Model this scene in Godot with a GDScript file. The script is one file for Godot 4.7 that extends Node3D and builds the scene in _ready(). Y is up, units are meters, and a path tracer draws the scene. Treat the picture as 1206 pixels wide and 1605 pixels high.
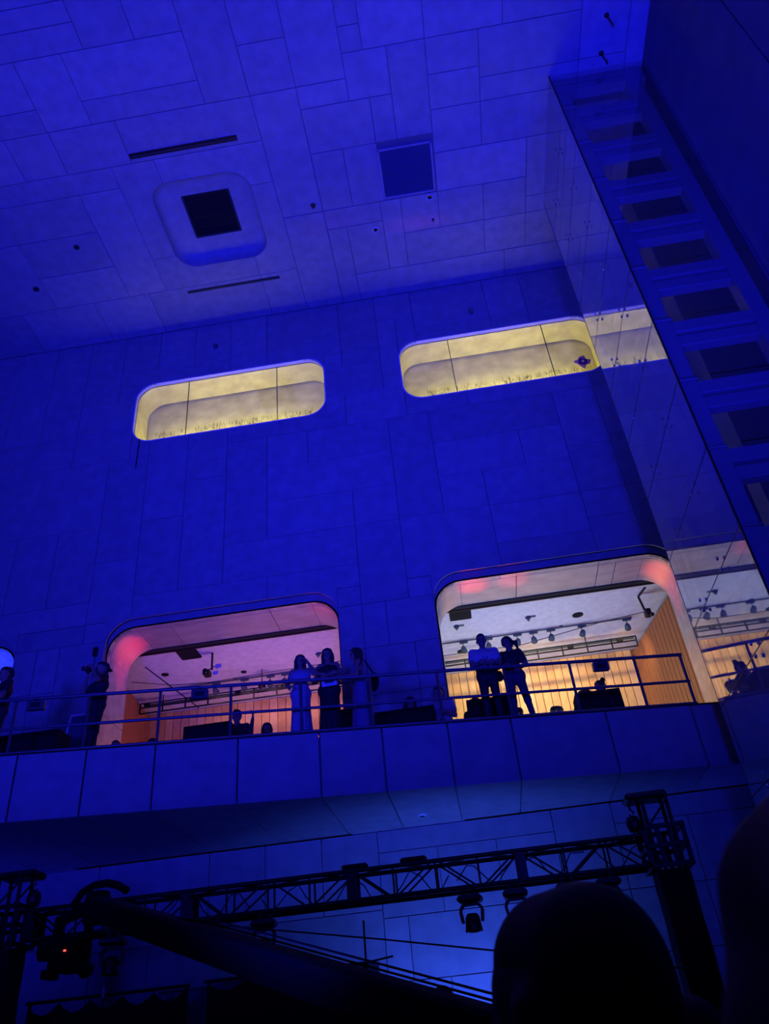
extends Node3D
# A concert hall in blue stage light, seen from the audience: concrete wall and ceiling panels, two glazed slots,
# a balcony with guests in front of two lit galleries, a glass lift shaft, a lighting truss and a camera crane.

const EYE := Vector3(-0.32, 1.155, 0.0)
const WZ := -14.245          # face of the back wall
const CEIL := 18.465
const RX := 5.72             # face of the right wall
const FLOOR2 := 5.45         # balcony and gallery floor
const PAR_TOP := 5.5
const SOFFIT := 4.517
const GX := 3.67             # glass side of the lift shaft
const GZ0 := -12.2
const GZ1 := -9.05
const GALLERY := 9.25         # gallery ceiling
const WALL_PANELS = [[-13,15,-11,18.46],[-11,17,-10,18.46],[-10,17,-9,18.46],[-9,16,-8,18.46],[-8,17,-7,18.46],[-7,17,-6,18.46],[-6,17,-5,18.46],[-5,16.5,-4,18.46],[-4,17,-2,18.46],[-2,16,-1,18.46],[-1,17.5,0,18.46],[0,18,2,18.46],[2,17,3,18.46],[3,16.5,4.5,18.46],[4.5,16.5,5,18.46],[5,16.5,6.6,18.46],[0,17,2,18],[-1,15,-0.5,17.5],[-0.5,16.5,0,17.5],[-11,15,-10,17],[-10,15,-9,17],[-8,16.5,-5,17],[-4,16.5,-2,17],[0,16.5,2,17],[2,16.5,3,17],[-8,16,-7.5,16.5],[-2.5,16,-2,16.5],[4.5,14.5,5,16.5],[5,14.5,6.6,16.5],[-9,15,-7.5,16],[-2.5,15,-1,16],[-13,14,-12,15],[-12,14,-9,15],[-9,14,-7.5,15],[-2.5,14.5,-2,15],[-2,14,-0.5,15],[-7.5,14,-7,14.5],[-7,12,-6,14.5],[-6,13,-5,14.5],[-5,14,-2,14.5],[-0.5,14,1,14.5],[1,14,4,14.5],[4,14,5,14.5],[5,14,6.6,14.5],[-13,13,-12,14],[-12,12,-8,14],[-8,11,-7,14],[-5,11,-4,14],[-4,13,-3,14],[-3,13,-1,14],[-1,11,0,14],[0,13,3,14],[3,12.3,4,14],[4,12.5,5,14],[5,12.5,6.6,14],[-13,12,-12,13],[-6,10,-5,13],[-4,12,-1,13],[0,12,2,13],[2,12,3,13],[4,11,5,12.5],[5,11,6.6,12.5],[3,11,4,12.3],[-13,11,-12,12],[-12,11,-11,12],[-11,10,-10,12],[-10,10,-9,12],[-9,10,-8,12],[-7,10,-6,12],[-4,11,-2,12],[-2,11,-1,12],[0,11,1,12],[1,11,3,12],[-13,10,-12,11],[-12,10,-11,11],[-8,9.45,-7,11],[-5,10,-2,11],[-2,9,-1,11],[-1,9.45,1,11],[1,10,3,11],[3,10.3,4,11],[4,9.45,5,11],[5,9,6.6,11],[3,9.45,4,10.3],[-13,9.45,-11,10],[-11,9.45,-8,10],[-7,9.45,-4,10],[-4,9.45,-2,10],[1,9.45,3,10],[-9.5,9,-8,9.45],[-8,9,-7.5,9.45],[-2.5,9,-2,9.45],[-1,9,-0.5,9.45],[4.5,9,5,9.45],[-9.5,8,-9,9],[-9,8,-8.5,9],[-8.5,7,-7.5,9],[-2.5,8,-2,9],[-2,8,-1.5,9],[-1.5,8,-0.5,9],[4.5,7,5,9],[5,7,6.6,9],[-9.5,7,-9,8],[-9,7,-8.5,8],[-2.5,7,-2,8],[-2,7,-1,8],[-1,7,-0.5,8],[-9.5,6,-8.5,7],[-8.5,6,-7.5,7],[-2.5,6,-2,7],[-2,6,-1,7],[-1,4.5,-0.5,7],[4.5,4.5,5,7],[5,4.5,6.6,7],[-9.5,4.5,-7.5,6],[-2.5,4.5,-2,6],[-2,4.5,-1,6]]
const CEILING_PANELS = [[-13.4,-4.3,5.72,-3.8],[-13.4,-5.3,-5.37,-4.3],[-5.37,-5.3,-1.07,-4.3],[-1.07,-5.3,1.03,-4.3],[1.03,-5.3,4.31,-4.3],[4.31,-5.3,5.72,-4.3],[-13.4,-5.9,-11.4,-5.3],[-11.4,-5.9,-7.38,-5.3],[-7.38,-5.9,-5.37,-5.3],[-5.37,-5.9,-0.28,-5.3],[-0.28,-6.3,4.31,-5.3],[4.31,-6.3,5.72,-5.3],[-13.4,-8.31,-11.4,-5.9],[-11.4,-8.31,-9.39,-5.9],[-9.39,-6.82,-8.39,-5.9],[-8.39,-6.3,-7.38,-5.9],[-7.38,-6.3,-5.87,-5.9],[-5.87,-6.82,-4.8,-5.9],[-4.8,-6.82,-3.82,-5.9],[-3.82,-8.31,-2.83,-5.9],[-2.83,-6.3,-1.82,-5.9],[-1.82,-6.3,-0.28,-5.9],[-8.39,-6.82,-5.87,-6.3],[-2.83,-7.28,-1.82,-6.3],[-1.82,-8.31,-0.73,-6.3],[-0.73,-7.28,-0.28,-6.3],[-0.28,-7.8,1.03,-6.3],[1.03,-7.8,2.66,-6.3],[2.66,-7.28,5.32,-6.3],[5.32,-10.35,5.72,-6.3],[-9.39,-8.31,-8.39,-6.82],[-8.39,-7.8,-7.38,-6.82],[-7.38,-8.31,-6.37,-6.82],[-6.37,-7.8,-3.82,-6.82],[-2.83,-8.31,-1.82,-7.28],[-0.73,-7.8,-0.28,-7.28],[2.66,-7.8,4.31,-7.28],[4.31,-8.8,5.32,-7.28],[-8.39,-8.31,-7.38,-7.8],[-6.37,-8.31,-3.82,-7.8],[-0.73,-8.8,0.21,-7.8],[0.21,-9.85,1.03,-7.8],[1.03,-8.55,2.15,-7.8],[2.15,-8.8,4.31,-7.8],[-13.4,-9.32,-11.4,-8.31],[-11.4,-9.32,-10.4,-8.31],[-10.4,-9.32,-8.39,-8.31],[-8.39,-9.32,-7.38,-8.31],[-7.38,-9.32,-5.87,-8.31],[-5.87,-9.32,-2.83,-8.31],[-2.83,-11.35,-1.82,-8.31],[-1.82,-8.8,-0.73,-8.31],[1.03,-9.32,2.15,-8.55],[-1.82,-9.85,-0.28,-8.8],[-0.28,-9.85,0.21,-8.8],[2.15,-9.32,4.31,-8.8],[4.31,-9.32,5.32,-8.8],[-13.4,-9.85,-11.4,-9.32],[-11.4,-9.85,-10.4,-9.32],[-10.4,-9.85,-6.37,-9.32],[-6.37,-11.89,-5.37,-9.32],[-5.37,-10.35,-2.83,-9.32],[1.03,-10.35,2.15,-9.32],[2.15,-10.35,4.31,-9.32],[4.31,-10.35,5.32,-9.32],[-13.4,-10.85,-11.4,-9.85],[-11.4,-10.85,-10.4,-9.85],[-10.4,-10.85,-7.38,-9.85],[-7.38,-12.88,-6.37,-9.85],[-1.82,-11.35,-1.07,-9.85],[-1.07,-11.35,-0.28,-9.85],[-3.82,-12.88,-2.83,-10.35],[1.03,-11.35,3.21,-10.35],[3.21,-11.89,4.31,-10.35],[4.31,-11.35,5.32,-10.35],[5.32,-12.36,5.72,-10.35],[-13.4,-12.88,-11.4,-10.85],[-11.4,-12.88,-9.39,-10.85],[-9.39,-11.89,-7.38,-10.85],[-2.83,-14.24,-1.82,-11.35],[-1.82,-11.89,-0.4,-11.35],[-0.4,-13.37,0.1,-11.35],[0.1,-12.36,1.03,-11.35],[1.03,-12.36,2.15,-11.35],[2.15,-12.36,3.21,-11.35],[4.31,-12.36,5.32,-11.35],[-9.39,-12.88,-7.38,-11.89],[-6.37,-12.88,-3.82,-11.89],[-1.82,-14.24,-1.32,-11.89],[-1.32,-13.37,-0.4,-11.89],[3.21,-12.36,4.31,-11.89],[0.1,-13.37,2.15,-12.36],[2.15,-13.37,3.21,-12.36],[3.21,-13.37,4.31,-12.36],[4.31,-13.37,5.32,-12.36],[5.32,-13.37,5.72,-12.36],[-13.4,-14.24,-10.4,-12.88],[-10.4,-14.24,-8.39,-12.88],[-8.39,-14.24,-6.87,-12.88],[-6.87,-14.24,-3.82,-12.88],[-3.82,-14.24,-2.83,-12.88],[-1.32,-14.24,2.66,-13.37],[2.66,-14.24,5.72,-13.37]]
const LOWER_PANELS = [[-13,3.27,-9,4.5],[-9,3.27,-7.05,4.5],[-7.05,3.14,-5.05,4.5],[-5.05,3.27,-4.05,4.5],[-4.05,3.27,-3.05,4.5],[-3.05,3.27,-2.06,4.5],[-2.06,4.15,0.97,4.5],[0.97,3.14,1.99,4.5],[1.99,4.15,4.4,4.5],[4.4,3.14,6.6,4.5],[-2.06,3.14,-1.04,4.15],[-1.04,3.14,-0.03,4.15],[-0.03,3.14,0.97,4.15],[1.99,3.14,3.2,4.15],[3.2,3.14,4.4,4.15],[-13,2.22,-9,3.27],[-9,2.22,-7.05,3.27],[-4.05,2.22,-2.06,3.27],[-7.05,2.22,-6.05,3.14],[-6.05,2.22,-4.05,3.14],[-2.06,2.22,-1.65,3.14],[-1.65,2.22,0.97,3.14],[0.97,2.22,1.99,3.14],[1.99,2.22,3.2,3.14],[3.2,2.22,6.6,3.14],[-13,1.2,-7.05,2.22],[-7.05,1.2,-4.05,2.22],[-4.05,1.2,-3.05,2.22],[-3.05,1.2,-1.06,2.22],[-1.06,1.2,6.6,2.22],[-13,0,6.6,1.2]]
# rounded openings in the back wall: x0, y0, x1, y1, radius
const SLOTS := [[-7.5, 14.5, -2.5, 16.48, 0.5], [-0.5, 14.5, 4.5, 16.48, 0.5]]
const BAYS := [[-7.5, 3.5, -2.5, 9.45, 0.58], [-0.5, 3.5, 4.5, 9.45, 0.58], [-14.5, 3.5, -9.5, 9.45, 0.58]]
const COFFER := [-5.77, -12.3, -3.37, -9.9, 0.52]

var M := {}
var taken := {}
var rng := RandomNumberGenerator.new()

# ------------------------------------------------------------------ helpers: naming
func numbered(n: String) -> String:
	if not taken.has(n):
		taken[n] = 0
		return n
	taken[n] += 1
	return "%s_%03d" % [n, taken[n]]

func tag(o: Node, label: String, category: String, group := "", kind := "") -> Node:
	if label: o.set_meta("label", label)
	if category: o.set_meta("category", category)
	if group: o.set_meta("group", group)
	if kind: o.set_meta("kind", kind)
	return o

func thing(called: String, label: String, category: String, at := Vector3.ZERO, turn := 0.0, group := "") -> Node3D:
	var o := Node3D.new()
	o.name = numbered(called)
	add_child(o, true)
	o.position = at
	o.rotation.y = turn
	tag(o, label, category, group)
	return o

func structure(called: String, label: String) -> Node3D:
	var o := Node3D.new()
	o.name = numbered(called)
	add_child(o, true)
	tag(o, label, "", "", "structure")
	return o

func part(called: String, mesh: Mesh, m: Material, parent: Node, at := Vector3.ZERO) -> MeshInstance3D:
	var o := MeshInstance3D.new()
	o.name = called
	o.mesh = mesh
	o.material_override = m
	o.position = at
	parent.add_child(o, true)
	return o

# ------------------------------------------------------------------ helpers: shapes
func mk() -> SurfaceTool:
	var st := SurfaceTool.new()
	st.begin(Mesh.PRIMITIVE_TRIANGLES)
	return st

func done(st: SurfaceTool) -> ArrayMesh:
	st.generate_normals()
	return st.commit()

func tri(st: SurfaceTool, a: Vector3, b: Vector3, c: Vector3, g := -1) -> void:   # a, b, c counter-clockwise from outside
	st.set_smooth_group(g)
	st.add_vertex(a)
	st.set_smooth_group(g)
	st.add_vertex(c)
	st.set_smooth_group(g)
	st.add_vertex(b)

func quad(st: SurfaceTool, a: Vector3, b: Vector3, c: Vector3, d: Vector3, g := -1) -> void:
	tri(st, a, b, c, g)
	tri(st, a, c, d, g)

func add_box(st: SurfaceTool, at: Vector3, size: Vector3, ch := 0.0, bs := Basis.IDENTITY) -> void:
	var h := size * 0.5
	if ch <= 0.0:
		var p := []
		for k in 8:
			p.append(at + bs * Vector3(h.x * (1 if k & 1 else -1), h.y * (1 if k & 2 else -1), h.z * (1 if k & 4 else -1)))
		quad(st, p[4], p[5], p[7], p[6]); quad(st, p[1], p[0], p[2], p[3])
		quad(st, p[5], p[1], p[3], p[7]); quad(st, p[0], p[4], p[6], p[2])
		quad(st, p[6], p[7], p[3], p[2]); quad(st, p[0], p[1], p[5], p[4])
		return
	ch = minf(ch, minf(h.x, minf(h.y, h.z)) * 0.95)
	# chamfered box: corner k has three points, each on one face
	var q := []
	for k in 8:
		var s := Vector3(1 if k & 1 else -1, 1 if k & 2 else -1, 1 if k & 4 else -1)
		q.append([at + bs * Vector3(s.x * h.x, s.y * (h.y - ch), s.z * (h.z - ch)), at + bs * Vector3(s.x * (h.x - ch), s.y * h.y, s.z * (h.z - ch)), at + bs * Vector3(s.x * (h.x - ch), s.y * (h.y - ch), s.z * h.z)])
	quad(st, q[4][2], q[5][2], q[7][2], q[6][2]); quad(st, q[1][2], q[0][2], q[2][2], q[3][2])
	quad(st, q[5][0], q[1][0], q[3][0], q[7][0]); quad(st, q[0][0], q[4][0], q[6][0], q[2][0])
	quad(st, q[6][1], q[7][1], q[3][1], q[2][1]); quad(st, q[0][1], q[1][1], q[5][1], q[4][1])
	var c := at
	var edges := [[0, 1, 1, 2], [2, 3, 1, 2], [4, 5, 1, 2], [6, 7, 1, 2], [0, 2, 0, 2], [1, 3, 0, 2], [4, 6, 0, 2], [5, 7, 0, 2], [0, 4, 0, 1], [1, 5, 0, 1], [2, 6, 0, 1], [3, 7, 0, 1]]
	for e in edges:
		var a: Vector3 = q[e[0]][e[2]]
		var b: Vector3 = q[e[1]][e[2]]
		var d: Vector3 = q[e[1]][e[3]]
		var f: Vector3 = q[e[0]][e[3]]
		if (b - a).cross(d - a).dot((a + d) * 0.5 - c) < 0.0:
			quad(st, a, f, d, b)
		else:
			quad(st, a, b, d, f)
	for k in 8:
		if (q[k][1] - q[k][0]).cross(q[k][2] - q[k][0]).dot(q[k][0] - c) < 0.0:
			tri(st, q[k][0], q[k][2], q[k][1])
		else:
			tri(st, q[k][0], q[k][1], q[k][2])

func boxm(size: Vector3, ch := 0.0) -> ArrayMesh:
	var st := mk()
	add_box(st, Vector3.ZERO, size, ch)
	return done(st)

func look(dir: Vector3) -> Basis:   # a basis whose y runs along dir
	var y := dir.normalized()
	var x := y.cross(Vector3.UP if absf(y.y) < 0.95 else Vector3.RIGHT).normalized()
	return Basis(x, y, x.cross(y))

func add_bar(st: SurfaceTool, a: Vector3, b: Vector3, w: float, t: float, ch := 0.0) -> void:
	add_box(st, (a + b) * 0.5, Vector3(w, a.distance_to(b), t), ch, look(b - a))

func add_tube(st: SurfaceTool, pts: Array, r: float, sides := 8, r2 := -1.0) -> void:
	if r2 < 0.0: r2 = r
	var rings := []
	for i in pts.size():
		var d: Vector3 = (pts[mini(i + 1, pts.size() - 1)] - pts[maxi(i - 1, 0)]).normalized()
		var b := look(d)
		var rr := lerpf(r, r2, float(i) / maxf(1.0, pts.size() - 1))
		var ring := []
		for k in sides:
			var a := TAU * k / sides
			ring.append(pts[i] + b.x * cos(a) * rr + b.z * sin(a) * rr)
		rings.append(ring)
	for i in rings.size() - 1:
		for k in sides:
			var k2 := (k + 1) % sides
			quad(st, rings[i][k], rings[i + 1][k], rings[i + 1][k2], rings[i][k2], 1)
	for k in range(1, sides - 1):
		tri(st, rings[0][0], rings[0][k], rings[0][k + 1])
		tri(st, rings[-1][0], rings[-1][k + 1], rings[-1][k])

func tubem(pts: Array, r: float, sides := 8, r2 := -1.0) -> ArrayMesh:
	var st := mk()
	add_tube(st, pts, r, sides, r2)
	return done(st)

func add_lathe(st: SurfaceTool, prof: Array, sides := 16, xf := Transform3D.IDENTITY, smooth := true) -> void:   # prof: [radius, y] from bottom to top
	for i in prof.size() - 1:
		for k in sides:
			var a := TAU * k / sides
			var b := TAU * (k + 1) / sides
			var p0: Vector3 = xf * Vector3(cos(a) * prof[i][0], prof[i][1], sin(a) * prof[i][0])
			var p1: Vector3 = xf * Vector3(cos(b) * prof[i][0], prof[i][1], sin(b) * prof[i][0])
			var p2: Vector3 = xf * Vector3(cos(b) * prof[i + 1][0], prof[i + 1][1], sin(b) * prof[i + 1][0])
			var p3: Vector3 = xf * Vector3(cos(a) * prof[i + 1][0], prof[i + 1][1], sin(a) * prof[i + 1][0])
			var g := 1 if smooth else -1
			if prof[i][0] < 1e-5: tri(st, p0, p3, p2, g)
			elif prof[i + 1][0] < 1e-5: tri(st, p0, p3, p1, g)
			else: quad(st, p0, p3, p2, p1, g)

func lathem(prof: Array, sides := 16, xf := Transform3D.IDENTITY, smooth := true) -> ArrayMesh:
	var st := mk()
	add_lathe(st, prof, sides, xf, smooth)
	return done(st)

func add_prism(st: SurfaceTool, poly: PackedVector2Array, z0: float, z1: float, xf := Transform3D.IDENTITY) -> void:   # polygon in x, y pushed from z0 to z1
	if Geometry2D.is_polygon_clockwise(poly):
		poly = poly.duplicate()
		poly.reverse()
	var idx := Geometry2D.triangulate_polygon(poly)
	for i in range(0, idx.size(), 3):
		var a := poly[idx[i]]
		var b := poly[idx[i + 1]]
		var c := poly[idx[i + 2]]
		if (b - a).cross(c - a) < 0.0:
			var t := b
			b = c
			c = t
		tri(st, xf * Vector3(a.x, a.y, z1), xf * Vector3(b.x, b.y, z1), xf * Vector3(c.x, c.y, z1))
		tri(st, xf * Vector3(a.x, a.y, z0), xf * Vector3(c.x, c.y, z0), xf * Vector3(b.x, b.y, z0))
	for i in poly.size():
		var a := poly[i]
		var b := poly[(i + 1) % poly.size()]
		quad(st, xf * Vector3(a.x, a.y, z0), xf * Vector3(b.x, b.y, z0), xf * Vector3(b.x, b.y, z1), xf * Vector3(a.x, a.y, z1))

func rounded(x0: float, y0: float, x1: float, y1: float, r: float, n := 8) -> PackedVector2Array:   # counter-clockwise from the lower left
	var p := PackedVector2Array()
	var cs := [[x1 - r, y0 + r, -90], [x1 - r, y1 - r, 0], [x0 + r, y1 - r, 90], [x0 + r, y0 + r, 180]]
	for c in cs:
		for k in n + 1:
			var a := deg_to_rad(c[2] + 90.0 * k / n)
			p.append(Vector2(c[0] + cos(a) * r, c[1] + sin(a) * r))
	return p

func rect(x0: float, y0: float, x1: float, y1: float) -> PackedVector2Array:
	return PackedVector2Array([Vector2(x0, y0), Vector2(x1, y0), Vector2(x1, y1), Vector2(x0, y1)])

# a band that follows an open or closed path in x, y; its visible face looks to the left of the path
func band(path: Array, z0: float, z1: float, thick: float, closed := false) -> ArrayMesh:
	var st := mk()
	var n := path.size()
	var inner := []
	var outer := []
	for i in n:
		var a: Vector2 = path[(i - 1 + n) % n] if closed or i > 0 else path[i]
		var b: Vector2 = path[(i + 1) % n] if closed or i < n - 1 else path[i]
		var d := (b - a).normalized()
		inner.append(path[i])
		outer.append(path[i] + Vector2(d.y, -d.x) * thick)
	for i in (n if closed else n - 1):
		var j := (i + 1) % n
		var a: Vector2 = inner[i]
		var b: Vector2 = inner[j]
		var c: Vector2 = outer[i]
		var d: Vector2 = outer[j]
		quad(st, Vector3(a.x, a.y, z1), Vector3(b.x, b.y, z1), Vector3(b.x, b.y, z0), Vector3(a.x, a.y, z0), 1)   # face inwards
		quad(st, Vector3(a.x, a.y, z1), Vector3(c.x, c.y, z1), Vector3(d.x, d.y, z1), Vector3(b.x, b.y, z1))       # front
		quad(st, Vector3(a.x, a.y, z0), Vector3(b.x, b.y, z0), Vector3(d.x, d.y, z0), Vector3(c.x, c.y, z0))       # back
		quad(st, Vector3(c.x, c.y, z1), Vector3(c.x, c.y, z0), Vector3(d.x, d.y, z0), Vector3(d.x, d.y, z1), 2)   # outside
	if not closed:
		for e in [[0, false], [n - 1, true]]:
			var a: Vector2 = inner[e[0]]
			var c: Vector2 = outer[e[0]]
			if e[1]: quad(st, Vector3(a.x, a.y, z0), Vector3(a.x, a.y, z1), Vector3(c.x, c.y, z1), Vector3(c.x, c.y, z0))
			else: quad(st, Vector3(a.x, a.y, z1), Vector3(a.x, a.y, z0), Vector3(c.x, c.y, z0), Vector3(c.x, c.y, z1))
	return done(st)

# ------------------------------------------------------------------ helpers: materials
func noise_tex(seed_: int, freq: float, lo: Color, hi: Color, octaves := 4, normal := false, size := 512) -> NoiseTexture2D:
	var n := FastNoiseLite.new()
	n.seed = seed_
	n.frequency = freq
	n.fractal_octaves = octaves
	var t := NoiseTexture2D.new()
	t.width = size
	t.height = size
	t.seamless = true
	t.noise = n
	t.as_normal_map = normal
	if normal:
		t.bump_strength = 4.0
	else:
		var g := Gradient.new()
		g.set_color(0, lo)
		g.set_color(1, hi)
		t.color_ramp = g
	return t

func mat(key: String, c: Color, rough := 0.7, metal := 0.0) -> StandardMaterial3D:
	var m := StandardMaterial3D.new()
	m.resource_name = key
	m.albedo_color = c
	m.roughness = rough
	m.metallic = metal
	M[key] = m
	return m

func textured(key: String, c: Color, rough: float, tex: Texture2D, scale: Vector3, metal := 0.0) -> StandardMaterial3D:
	var m := mat(key, c, rough, metal)
	m.albedo_texture = tex
	m.uv1_triplanar = true
	m.uv1_world_triplanar = true
	m.uv1_scale = scale
	return m

func glow(key: String, c: Color, e: float) -> StandardMaterial3D:
	var m := mat(key, Color(0.8, 0.8, 0.8), 0.5)
	m.emission_enabled = true
	m.emission = c
	m.emission_energy_multiplier = e
	return m

func pane(key: String, c: Color, alpha: float, metal: float) -> StandardMaterial3D:
	var m := mat(key, Color(c.r, c.g, c.b, alpha), 0.02, metal)
	m.transparency = BaseMaterial3D.TRANSPARENCY_ALPHA
	return m

func make_materials() -> void:
	var cloud := noise_tex(3, 0.012, Color(0.86, 0.86, 0.87), Color(1, 1, 1), 5)
	for k in 4:
		var v: float = [0.58, 0.56, 0.595, 0.57][k]
		var m := textured("panel_%d" % k, Color(v, v, v * 1.005), 0.75, cloud, Vector3.ONE * (0.31 + 0.04 * k))
		m.uv1_offset = Vector3(0.13 * k, 0.29 * k, 0.41 * k)
	textured("plain_wall", Color(0.5, 0.5, 0.51), 0.85, cloud, Vector3.ONE * 0.2)
	mat("sealant", Color(0.38, 0.38, 0.39), 0.9)
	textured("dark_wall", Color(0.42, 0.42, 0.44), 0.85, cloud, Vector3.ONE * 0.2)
	mat("hall_floor", Color(0.16, 0.15, 0.15), 0.6)
	var brushed := noise_tex(9, 0.012, Color(0.84, 0.84, 0.84), Color(1, 1, 1), 4)
	textured("reveal", Color(0.82, 0.82, 0.84), 0.36, brushed, Vector3(0.22, 0.5, 0.5), 0.55)
	textured("cream", Color(0.87, 0.85, 0.48), 0.6, noise_tex(12, 0.01, Color(0.84, 0.82, 0.78), Color(1, 1, 1), 4), Vector3.ONE * 0.35)
	mat("cream_lip", Color(0.82, 0.80, 0.80), 0.5)
	mat("gap_dark", Color(0.10, 0.09, 0.09), 0.9)
	textured("gallery_ceiling", Color(0.86, 0.85, 0.86), 0.8, noise_tex(21, 0.02, Color(0.9, 0.9, 0.9), Color(1, 1, 1), 4), Vector3.ONE * 0.4)
	var grain := noise_tex(31, 0.03, Color(0.86, 0.80, 0.74), Color(1, 1, 1), 4)
	for k in 3:
		var c: Color = [Color(0.92, 0.74, 0.44), Color(0.89, 0.69, 0.40), Color(0.93, 0.77, 0.50)][k]
		var m := textured("wood_%d" % k, c, 0.55, grain, Vector3(2.2, 0.22, 2.2))
		m.uv1_offset = Vector3(0.37 * k, 0.21 * k, 0.11)
	textured("red_wood", Color(0.74, 0.48, 0.28), 0.55, grain, Vector3(2.0, 0.2, 2.0))
	mat("groove", Color(0.55, 0.36, 0.18), 0.9)
	mat("black_metal", Color(0.03, 0.03, 0.035), 0.45, 0.2)
	mat("black_plastic", Color(0.025, 0.025, 0.028), 0.5)
	mat("black_cloth", Color(0.012, 0.012, 0.014), 0.95)
	mat("rail_steel", Color(0.34, 0.34, 0.36), 0.4, 0.4)
	mat("frame_steel", Color(0.42, 0.42, 0.44), 0.4, 0.2)
	mat("truss_metal", Color(0.10, 0.10, 0.11), 0.4, 0.6)
	mat("white_plastic", Color(0.75, 0.75, 0.76), 0.5)
	mat("chrome", Color(0.8, 0.8, 0.82), 0.15, 1.0)
	mat("grille", Color(0.24, 0.30, 0.32), 0.6)
	mat("lens_glass", Color(0.05, 0.05, 0.07), 0.05)
	pane("shaft_glass", Color(0.82, 0.84, 0.86), 0.05, 0.5)
	pane("window_glass", Color(0.9, 0.92, 0.9), 0.02, 0.0)
	pane("drink_glass", Color(0.9, 0.92, 0.95), 0.08, 0.0)
	mat("purple_paper", Color(0.33, 0.10, 0.36), 0.7)
	mat("pink_paper", Color(0.80, 0.55, 0.55), 0.7)
	glow("blue_lens", Color(0.12, 0.14, 1.0), 4.0)
	glow("warm_strip", Color(1.0, 0.9, 0.66), 1.2)
	glow("pink_panel", Color(1.0, 0.55, 0.72), 1.5)
	glow("white_panel", Color(1.0, 0.92, 0.9), 1.5)
	glow("lamp_glow", Color(1.0, 0.85, 0.7), 2.0)
	glow("red_lens", Color(1.0, 0.12, 0.10), 3.0)
	glow("red_led", Color(1.0, 0.22, 0.18), 6.0)
	var body := mat("figure", Color.WHITE, 0.75)
	body.vertex_color_use_as_albedo = true
	mat("hair", Color(0.03, 0.025, 0.022), 0.55)
	mat("hair_brown", Color(0.06, 0.042, 0.03), 0.55)
	mat("glass_film", Color(0.30, 0.24, 0.14, 1.0), 0.9)

# ------------------------------------------------------------------ the place
func _ready() -> void:
	rng.seed = 20240611
	# camera
	var cam := Camera3D.new()
	cam.name = "camera"
	var lens := CameraAttributesPhysical.new()
	lens.frustum_focal_length = 18.3196
	lens.frustum_focus_distance = 14.5
	lens.frustum_near = 0.05
	lens.frustum_far = 200.0
	lens.exposure_aperture = 4.6
	lens.exposure_shutter_speed = 100.0
	lens.exposure_sensitivity = 100.0
	cam.attributes = lens
	cam.fov = 66.461
	cam.basis = Basis.from_euler(Vector3(deg_to_rad(35.2186), deg_to_rad(4.0018), deg_to_rad(-6.2076)), EULER_ORDER_YXZ)
	cam.position = EYE
	add_child(cam)
	cam.current = true
	# surroundings: a closed hall, black outside
	var env := Environment.new()
	env.background_mode = Environment.BG_COLOR
	env.background_color = Color.BLACK
	env.ambient_light_source = Environment.AMBIENT_SOURCE_DISABLED
	env.tonemap_mode = Environment.TONE_MAPPER_LINEAR
	env.tonemap_exposure = 1.0
	env.sdfgi_enabled = true
	env.ssao_enabled = true
	env.ssil_enabled = true
	var we := WorldEnvironment.new()
	we.name = "environment"
	we.environment = env
	add_child(we)
	make_materials()
	# stage wash lights, on the stage and the floor round the audience
	var deep := Color(0.115, 0.125, 1.0)
	wash_light(Vector3(4.9, 0.5, -4.4), Vector3(4.8, 18.4, -8.2), 26.0, 190.0, Color(0.05, 0.04, 1.0), 0.3, "blue wash light on the floor beside the right-hand wall")
	wash_light(Vector3(1.6, 2.6, 3.0), Vector3(-1.0, 15.5, -14.2), 42.0, 240.0, deep, 1.0, "blue wash light on a tall stand behind the seats")
	wash_light(Vector3(-6.0, 2.6, 3.0), Vector3(-7.4, 15.0, -14.2), 42.0, 255.0, deep, 1.0, "blue wash light on a tall stand near the left side of the hall")
	wash_light(Vector3(-2.2, 0.6, -3.2), Vector3(-2.0, 18.4, -7.6), 46.0, 330.0, deep, 0.4, "blue wash light on the floor left of the seats")
	wash_light(Vector3(-0.6, 0.35, -12.0), Vector3(-0.7, 1.9, -14.2), 62.0, 27.0, Color(0.21, 0.35, 1.0), 0.3, "blue wash light on the floor at the foot of the back wall")
	wash_light(Vector3(-11.2, 0.35, -12.6), Vector3(-9.6, 4.0, -14.2), 40.0, 8.0, deep, 0.3, "blue wash light on the floor at the far left below the balcony")
	wash_light(Vector3(4.2, 0.35, -12.9), Vector3(4.6, 2.6, -14.2), 55.0, 3.5, deep, 0.3, "blue wash light on the floor behind the wrapped tower")
	build_shell()
	build_back_wall()
	build_ceiling()
	build_slots()
	build_galleries()
	build_balcony()
	build_shaft()
	build_stage()
	build_people()

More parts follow.
